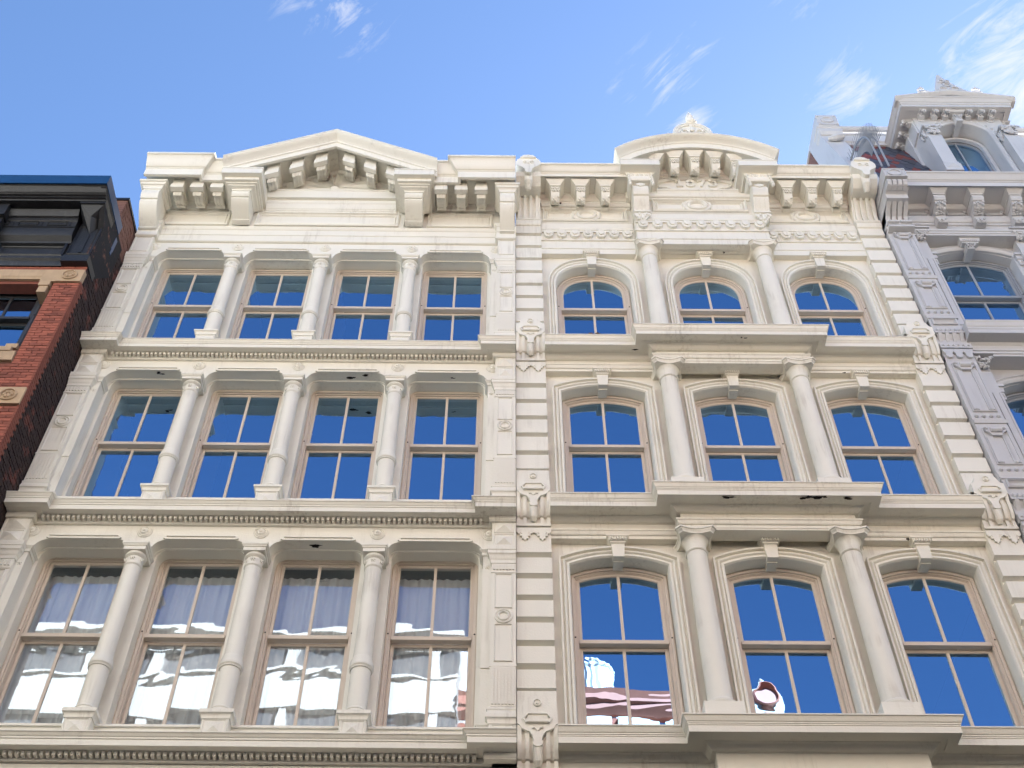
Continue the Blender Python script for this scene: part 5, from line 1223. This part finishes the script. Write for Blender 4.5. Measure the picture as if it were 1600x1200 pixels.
ros_block(18.90, 19.25); ros_block(15.63, 16.01)
m = M(); m.box(-9.5, -7.86, BY-.06, BY+.5, 16.93, 17.03); m.box(-9.5, -7.77, BY-.045, BY+.3, 16.70, 16.925); m.box(-7.99, -7.80, BY-.03, BY+.25, 17.03, 17.14); obj('stone_sill', m, STONE, BB)
m = M(); m.box(-9.1, -7.80, BY+.02, -.87, 18.90, 18.975); obj('brick_soffit', m, BRICK, BB)
window(BB, [(-9.13, 17.04), (-9.13, 19.03), (-7.93, 19.03), (-7.93, 17.04)], -8.535, -.86, 18.26, DARKSASH, GLASS2, .10, .06)
window(BB, [(-9.13, 13.9), (-9.13, 15.6), (-7.93, 15.6), (-7.93, 13.9)], -8.535, -.86, 14.9, DARKSASH, GLASS2, .10, .06)
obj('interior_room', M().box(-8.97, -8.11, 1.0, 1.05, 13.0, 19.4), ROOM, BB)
# black cornice
m = M(); m.box(BX0, -7.775, BY-.04, BY+.3, 19.38, 19.42); m.sweep([(BX0, BY), (-7.775, BY)], [(-.1, 19.38), (.04, 19.38), (.05, 19.42), (.06, 19.50), (.10, 19.54), (.10, 19.60), (.05, 19.61), (-.1, 19.62)]); co = obj('black_cornice', m, BLACKP, BB)
m = M(); m.box(BX0, -7.76, BY-.02, BY+.3, 19.6, 21.2); facing_frame(m, -9.05, -7.83, 19.64, 20.06, BY-.02, .08, .05); obj('sunk_panel', m, BLACKP, co)
m = M(); m.sweep([(BX0, BY), (-7.80, BY)], [(0, 20.10), (.05, 20.10), (.06, 20.14), (.10, 20.18), (.14, 20.22), (.16, 20.30), (.16, 20.44), (.18, 20.45), (.18, 20.62), (.20, 20.64), (.20, 20.70), (.24, 20.72), (.28, 20.80), (.30, 20.86), (0, 20.88)]); obj('shelf_moulding', m, BLACKP, co)
m = M()
for k in range(4):
    a = -9.9+k*.52
    facing_frame(m, a+.03, a+.38, 20.48, 20.60, BY-.18, .012, .012); m.box(a+.43, a+.455, BY-.19, BY-.17, 20.48, 20.60)
obj('key_pattern', m, BLACKP, co)
m = M(); m.sweep([(BX0, BY), (BX1+.015, BY)], [(-.1, 20.90), (.45, 20.90), (.46, 20.93), (.50, 20.94), (.50, 20.97), (.54, 20.98)]+cyma(.55, 20.99, .66, 21.12, 5)+[(.66, 21.14), (-.1, 21.2)]); obj('crown_moulding', m, BLACKP, co)
# pier bracket at the corner
xa, xb = -7.76, BX1+.015
m = M(); m.box(xa, xb, BY-.09, BY+.3, 19.40, 20.95); m.box(xa-.01, xb+.005, BY-.14, BY+.3, 19.395, 19.58); facing_frame(m, xa+.02, xb-.02, 19.62, 20.60, BY-.09, .04, .03); m.box((xa+xb)/2-.03, (xa+xb)/2+.03, BY-.105, BY-.08, 19.72, 20.30); br = obj('corner_bracket', m, BLACKP, BB)
m = M(); cxx = (xa+xb)/2
m.loft([(xa, BY-.09, 20.72), (xb, BY-.09, 20.72), (cxx, BY-.09, 20.36)], [(xa, BY-.42, 20.86), (xb, BY-.42, 20.86), (cxx, BY-.30, 20.62)]); m.box(xa-.005, xb+.003, BY-.44, BY+.1, 20.84, 20.98)
for k in range(4): m.box(xa-.005, xb+.003, BY-.50-.03*k, BY+.1, 20.98+.035*k, 21.0+.035*k)
m.box(xa-.005, xb+.003, BY-.64, BY+.1, 21.10, 21.17); obj('bracket_scroll', m, BLACKP, br)
m = M(); m.box(-9.55, -9.09, BY-.30, BY+.2, 19.9, 20.9); m.box(-9.58, -9.06, BY-.38, BY+.2, 20.55, 20.9); m.prism_x([(BY-.30, 19.9), (BY-.2, 19.6), (BY, 19.5), (BY, 19.9)], -9.52, -9.12); obj('cornice_bracket', m, BLACKP, BB)
m = M(); m.prism_x([(BY-.10, 19.40), (BY-.10, 20.45), (BY-.30, 20.70), (BY-.43, 20.86), (BY-.45, 20.98), (BY-.63, 21.08), (BY-.66, 21.14), (-.35, 21.14), (-.35, 20.2), (BY+.25, 19.40)], BX1-.08, BX1+.0155); obj('cornice_end', m, PEEL, BB)
m = M(); m.sweep([(BX0, BY-.69), (BX1+.03, BY-.69), (BX1+.03, -.70)], [(-.02, 21.12), (0, 21.12), (.004, 21.40), (-.6, 21.42), (-.6, 21.38), (-.02, 21.37)]); fs = obj('metal_flashing', m, BLUEF, BB)
m = M(); m.box(BX1+.012, BX1+.022, -.72, -.62, 20.62, 21.0); m.box(BX1+.012, BX1+.024, -.70, -.64, 20.5, 20.64); obj('flashing_scrap', m, BLUEF, fs)
# parapet stub on the flank
m = M(); m.box(-7.75, BX1-.01, -.87, 3.0, 21.0, 22.06); pp_ = obj('parapet_stub', m, BRICKM, BB)
m = M(); z = 21.05; row = 0
while z < 22.02:
    y = -.875+(.0 if row % 2 else -.1)
    while y < .5: m.box(BX1-.02, BX1+random.uniform(-.006, .006), max(y, -.875), y+bl-.012, z, z+bh); y += bl
    m.box(-7.74, BX1-.012, -.883, -.86, z, z+bh); z += .0685; row += 1
obj('stub_bricks', m, OLDB, pp_, None, 'stuff', 0)
m = M(); m.box(-7.78, BX1+.03, -.91, 3.0, 22.06, 22.13); obj('coping', m, BLACKP, pp_)

# ================================================================== curtains behind the lowest windows of the pedimented building
for k, cx in enumerate(CXS):
    m = M(); n = 60; ztop, zbot = 13.80, 10.72; vs_ = []
    for i in range(n+1):
        u = i/n; x = cx-.60+1.20*u
        w = .035*sin(u*58+k*1.7)+.020*sin(u*23+k)+.012*sin(u*97)
        for j in range(5):
            t = j/4; vs_.append((x+.01*sin(9*u+t*2), .665+w*(.35+.65*t), ztop+(zbot-ztop)*t+SH(cx)))
    m.add(vs_, [(i*5+j, (i+1)*5+j, (i+1)*5+j+1, i*5+j+1) for i in range(n) for j in range(4)])
    o = put('curtain', make_mesh('curtain', m, CURT, None, 180, False), None)
    tag(o, ['white curtain behind the lowest window nearest the red brick building', 'white curtain in the second lowest window from the red brick building', 'white curtain in the third lowest window from the red brick building', 'white curtain in the lowest window beside the quoined party strip'][k], 'curtain', 'curtains in the lowest row of windows')
# ================================================================== flaked paint under soffits and ledges
def flakes(bld, items, material=CHIP, name='paint_flakes'):
    m = M()
    for (x, y, z, rx, ry) in items:
        for q in range(3): chip_patch(m, x+random.uniform(-.6, .6)*rx, y+random.uniform(-.4, .4)*ry, z, rx*random.uniform(.3, .7), ry*random.uniform(.35, .8))
    obj(name, m, material, bld, None, 'stuff', 0)
flakes(LB, [(-2.72-.05, .09, 13.92+SH(-2.7), .16, .05), (-5.90, .05, 17.872+SH(-6), .10, .04), (-2.62, .10, 17.872+SH(-2.6), .12, .04), (-2.38, .05, 17.872+SH(-2.4), .09, .045), (-.92, .09, 17.872+SH(-1), .05, .03)])
flakes(RB, [(4.35, -.50, 14.375, .10, .05), (4.6, -.50, 14.375, .16, .05), (4.95, -.49, 14.375, .14, .045), (3.2, -.5, 14.375, .12, .03), (4.05, -.02, 18.0, .12, .05), (4.3, .02, 18.0, .05, .04), (4.20, -.02, 21.72, .03, .025), (4.02, -.5, 18.285, .07, .03),
            (5.78, .02, 18.0, .03, .02), (3.40, .22, 13.72, .12, .05), (5.85, .0, 14.035, .05, .04), (1.05, -.12, 23.4, .05, .03), (2.2, -.2, 18.325, .08, .03)])
m = M()
for i in range(9): chip_patch(m, 1.42+random.uniform(-.16, .16), -.345+random.uniform(-.02, .02), 18.571, random.uniform(.02, .06), random.uniform(.015, .03))
obj('rust_patch', m, RUST, RB, None, 'stuff', 0)

# ================================================================== across the street (seen mirrored in the glass)
def ribbon_block(x0, x1, y1, depth, ztop, label, mats, fh=3.55, band=1.45, para=0.5):
    b = thing('office_building', label, 'building', ((x0+x1)/2, y1-depth/2, 0))
    m = M(); m.box(x0, x1, y1-depth, y1-.35, 0, ztop-.2); obj('wall', m, mats[1], b)
    m = M(); m.box(x0, x1, y1-.5, y1, ztop-para, ztop); m.box(x0-.1, x1+.1, y1-.5, y1+.25, ztop-.25, ztop-.02); obj('parapet', m, mats[0], b)
    z = ztop-para-1.15
    while z > 3:
        m = M(); m.box(x0+.01, x1-.01, y1-.349, y1-.25, z, z+1.15); obj('ribbon_window', m, PALEGL, b)
        m = M(); m.box(x0, x1, y1-.5, y1, z-band, z); m.box(x0, x1, y1-.4, y1+.12, z-.10, z+.02); obj('spandrel_band', m, mats[0], b)
        m = M(); x = x0+.6
        while x < x1: m.box(x, x+.35, y1-.3, y1-.06, z+.021, z+1.15); x += 2.3
        obj('window_piers', m, mats[0], b, None, 'stuff', 0)
        z -= band+1.15
    return b
ribbon_block(-26, -1.5, -18, 14, 28.0, 'white banded office building across the street, mirrored in the lowest windows', (WHITEC, WHITEC))
gbk = thing('apartment_building', 'grey gabled apartment block standing behind the white banded office building', 'building', (-1.6, -29, 0))
obj('wall', M().box(-4.2, .9, -36, -25, 0, 33.2), STEEL, gbk); obj('roof', M().prism_x([(-25, 33.2), (-24.7, 33.1), (-30, 35.2), (-36, 33.2)], -4.4, 1.1), ROOFM, gbk)
rb2 = thing('brick_building', 'red brick building with copper roof edge across the street, mirrored beside the turret', 'building', (3.5, -23, 0))
obj('wall', M().box(-1.45, 7.6, -28, -18.3, 0, 24.6), BRICK, rb2)
m = M(); m.sweep([(-1.45, -18.3), (7.6, -18.3)][::-1], [(-.1, 24.75), (.1, 24.75), (.3, 24.95), (.3, 25.1), (.4, 25.15), (.4, 25.35), (.5, 25.5), (-.1, 25.55)]); obj('copper_cornice', m, REDMET, rb2)
m = M()
for zt in (24.2, 20.6, 17.0, 13.4):
    x = -1.0
    while x < 7.2: m.box(x, x+1.1, -18.32, -18.25, zt-2.2, zt); x += 1.5
obj('windows', m, DKGLASS, rb2, None, 'stuff', 0)
m = M()
for zt in (24.2, 20.6, 17.0, 13.4):
    x = -1.1
    while x < 7.2: m.box(x, x+1.3, -18.3, -18.05, zt+.02, zt+.35); m.box(x, x+1.3, -18.3, -18.1, zt-2.45, zt-2.22); x += 1.5
obj('stone_trim', m, WHITEC, rb2, None, 'stuff', 0)
m = M(); m.lathe([(.62, 24.5), (.62, 27.0), (.66, 27.05), (.66, 27.15), (.1, 27.3)], 2.85, -19.2, 40)
n_ = len(m.v)//40
m.v = [((2.85+(x-2.85)*(1+(.05 if (i//n_) % 2 else -.03)), -19.2+(y+19.2)*(1+(.05 if (i//n_) % 2 else -.03)), z)) for i, (x, y, z) in enumerate(m.v)]
obj('corrugated_tank', m, STEEL, rb2, None, None, 10)
tw = thing('turret_house', 'slim white turret house with red brick panels across the street, mirrored in the arched window', 'house', (8.2, -19.5, 0))
obj('wall', M().box(7.7, 8.72, -22, -18, 0, 25.5), WHITEC, tw)
m = M(); m.lathey([(.42, -18.0), (.42, -17.9), (.36, -17.85), (.33, -17.95), (.002, -17.95)], 8.21, 25.45, 24); obj('round_gable', m, REDMET, tw)
m = M(); m.lathey([(.5, -19), (.5, -18.02)], 8.21, 25.45, 24); m.lathe([(.12, 25.9), (.14, 26.05), (.08, 26.15), (.10, 26.25), (.02, 26.5)], 8.21, -18.4, 12); obj('finial', m, WHITEC, tw)
m = M(); m.box(8.05, 8.37, -18.05, -17.96, 24.55, 24.85); obj('brick_panel', m, REDMET, tw)
lw = thing('row_house', 'low pale row house across the street beyond the white turret', 'house', (14, -23, 0))
obj('wall', M().box(8.75, 26, -28, -18, 0, 19.5), mat('buff_stone', (.5, .42, .32), .8), lw)
m = M()
for zt in (17.5, 13.8, 10):
    x = 9.5
    while x < 25: m.box(x, x+1.1, -18.02, -17.96, zt-2, zt); x += 2
obj('windows', m, DKGLASS, lw, None, 'stuff', 0)

LOFT = mat('buff_grey_stone', (0.41, 0.39, 0.345), 0.85, 0.2, 3)
# the rest of the street, outside the picture: plain fronts that close the canyon
for k, (x0, x1, y0, y1, h, lab) in enumerate(((-75, -26.1, -34, -18, 25, 'long grey warehouse across the street, left of the white banded office building'), (26.1, 80, -34, -18, 24, 'long grey warehouse across the street, right of the pale row house'),
        (14.7, 60, 0, 14, 25, 'grey loft building next to the pale grey mansard building'), (-60, -13.6, -1.0, 12, 21, 'grey loft building on the far side of the red brick building'))):
    b = thing('loft_building', lab, 'building', ((x0+x1)/2, (y0+y1)/2, 0))
    fy, sg = (y1, 1) if y1 < 0 else (y0, -1)
    m = M(); m.box(x0, x1, y0+(.3 if sg < 0 else 0), y1-(.3 if sg > 0 else 0), 0, h); obj('wall', m, LOFT, b)
    m = M(); g = M(); z = 1.0
    while z+3 < h:
        x = x0+.8
        while x < x1-1.5:
            a, c = sorted((fy-sg*.3, fy-sg*.22)); g.box(x, x+1.2, a, c, z, z+2.2)
            a, c = sorted((fy-sg*.3, fy)); m.box(x+1.25, x+1.95, a, c, z-.6, z+2.4); x += 2.0
        a, c = sorted((fy-sg*.3, fy+sg*.1)); m.box(x0, x1, a, c, z-.9, z-.61); z += 3.6
    obj('windows', g, DKGLASS, b, None, 'stuff', 0); obj('piers', m, LOFT, b, None, 'stuff', 0)
    a, c = sorted((fy-sg*.4, fy+sg*.5)); obj('cornice', M().box(x0, x1, a, c, h-.2, h+.4), LOFT, b)
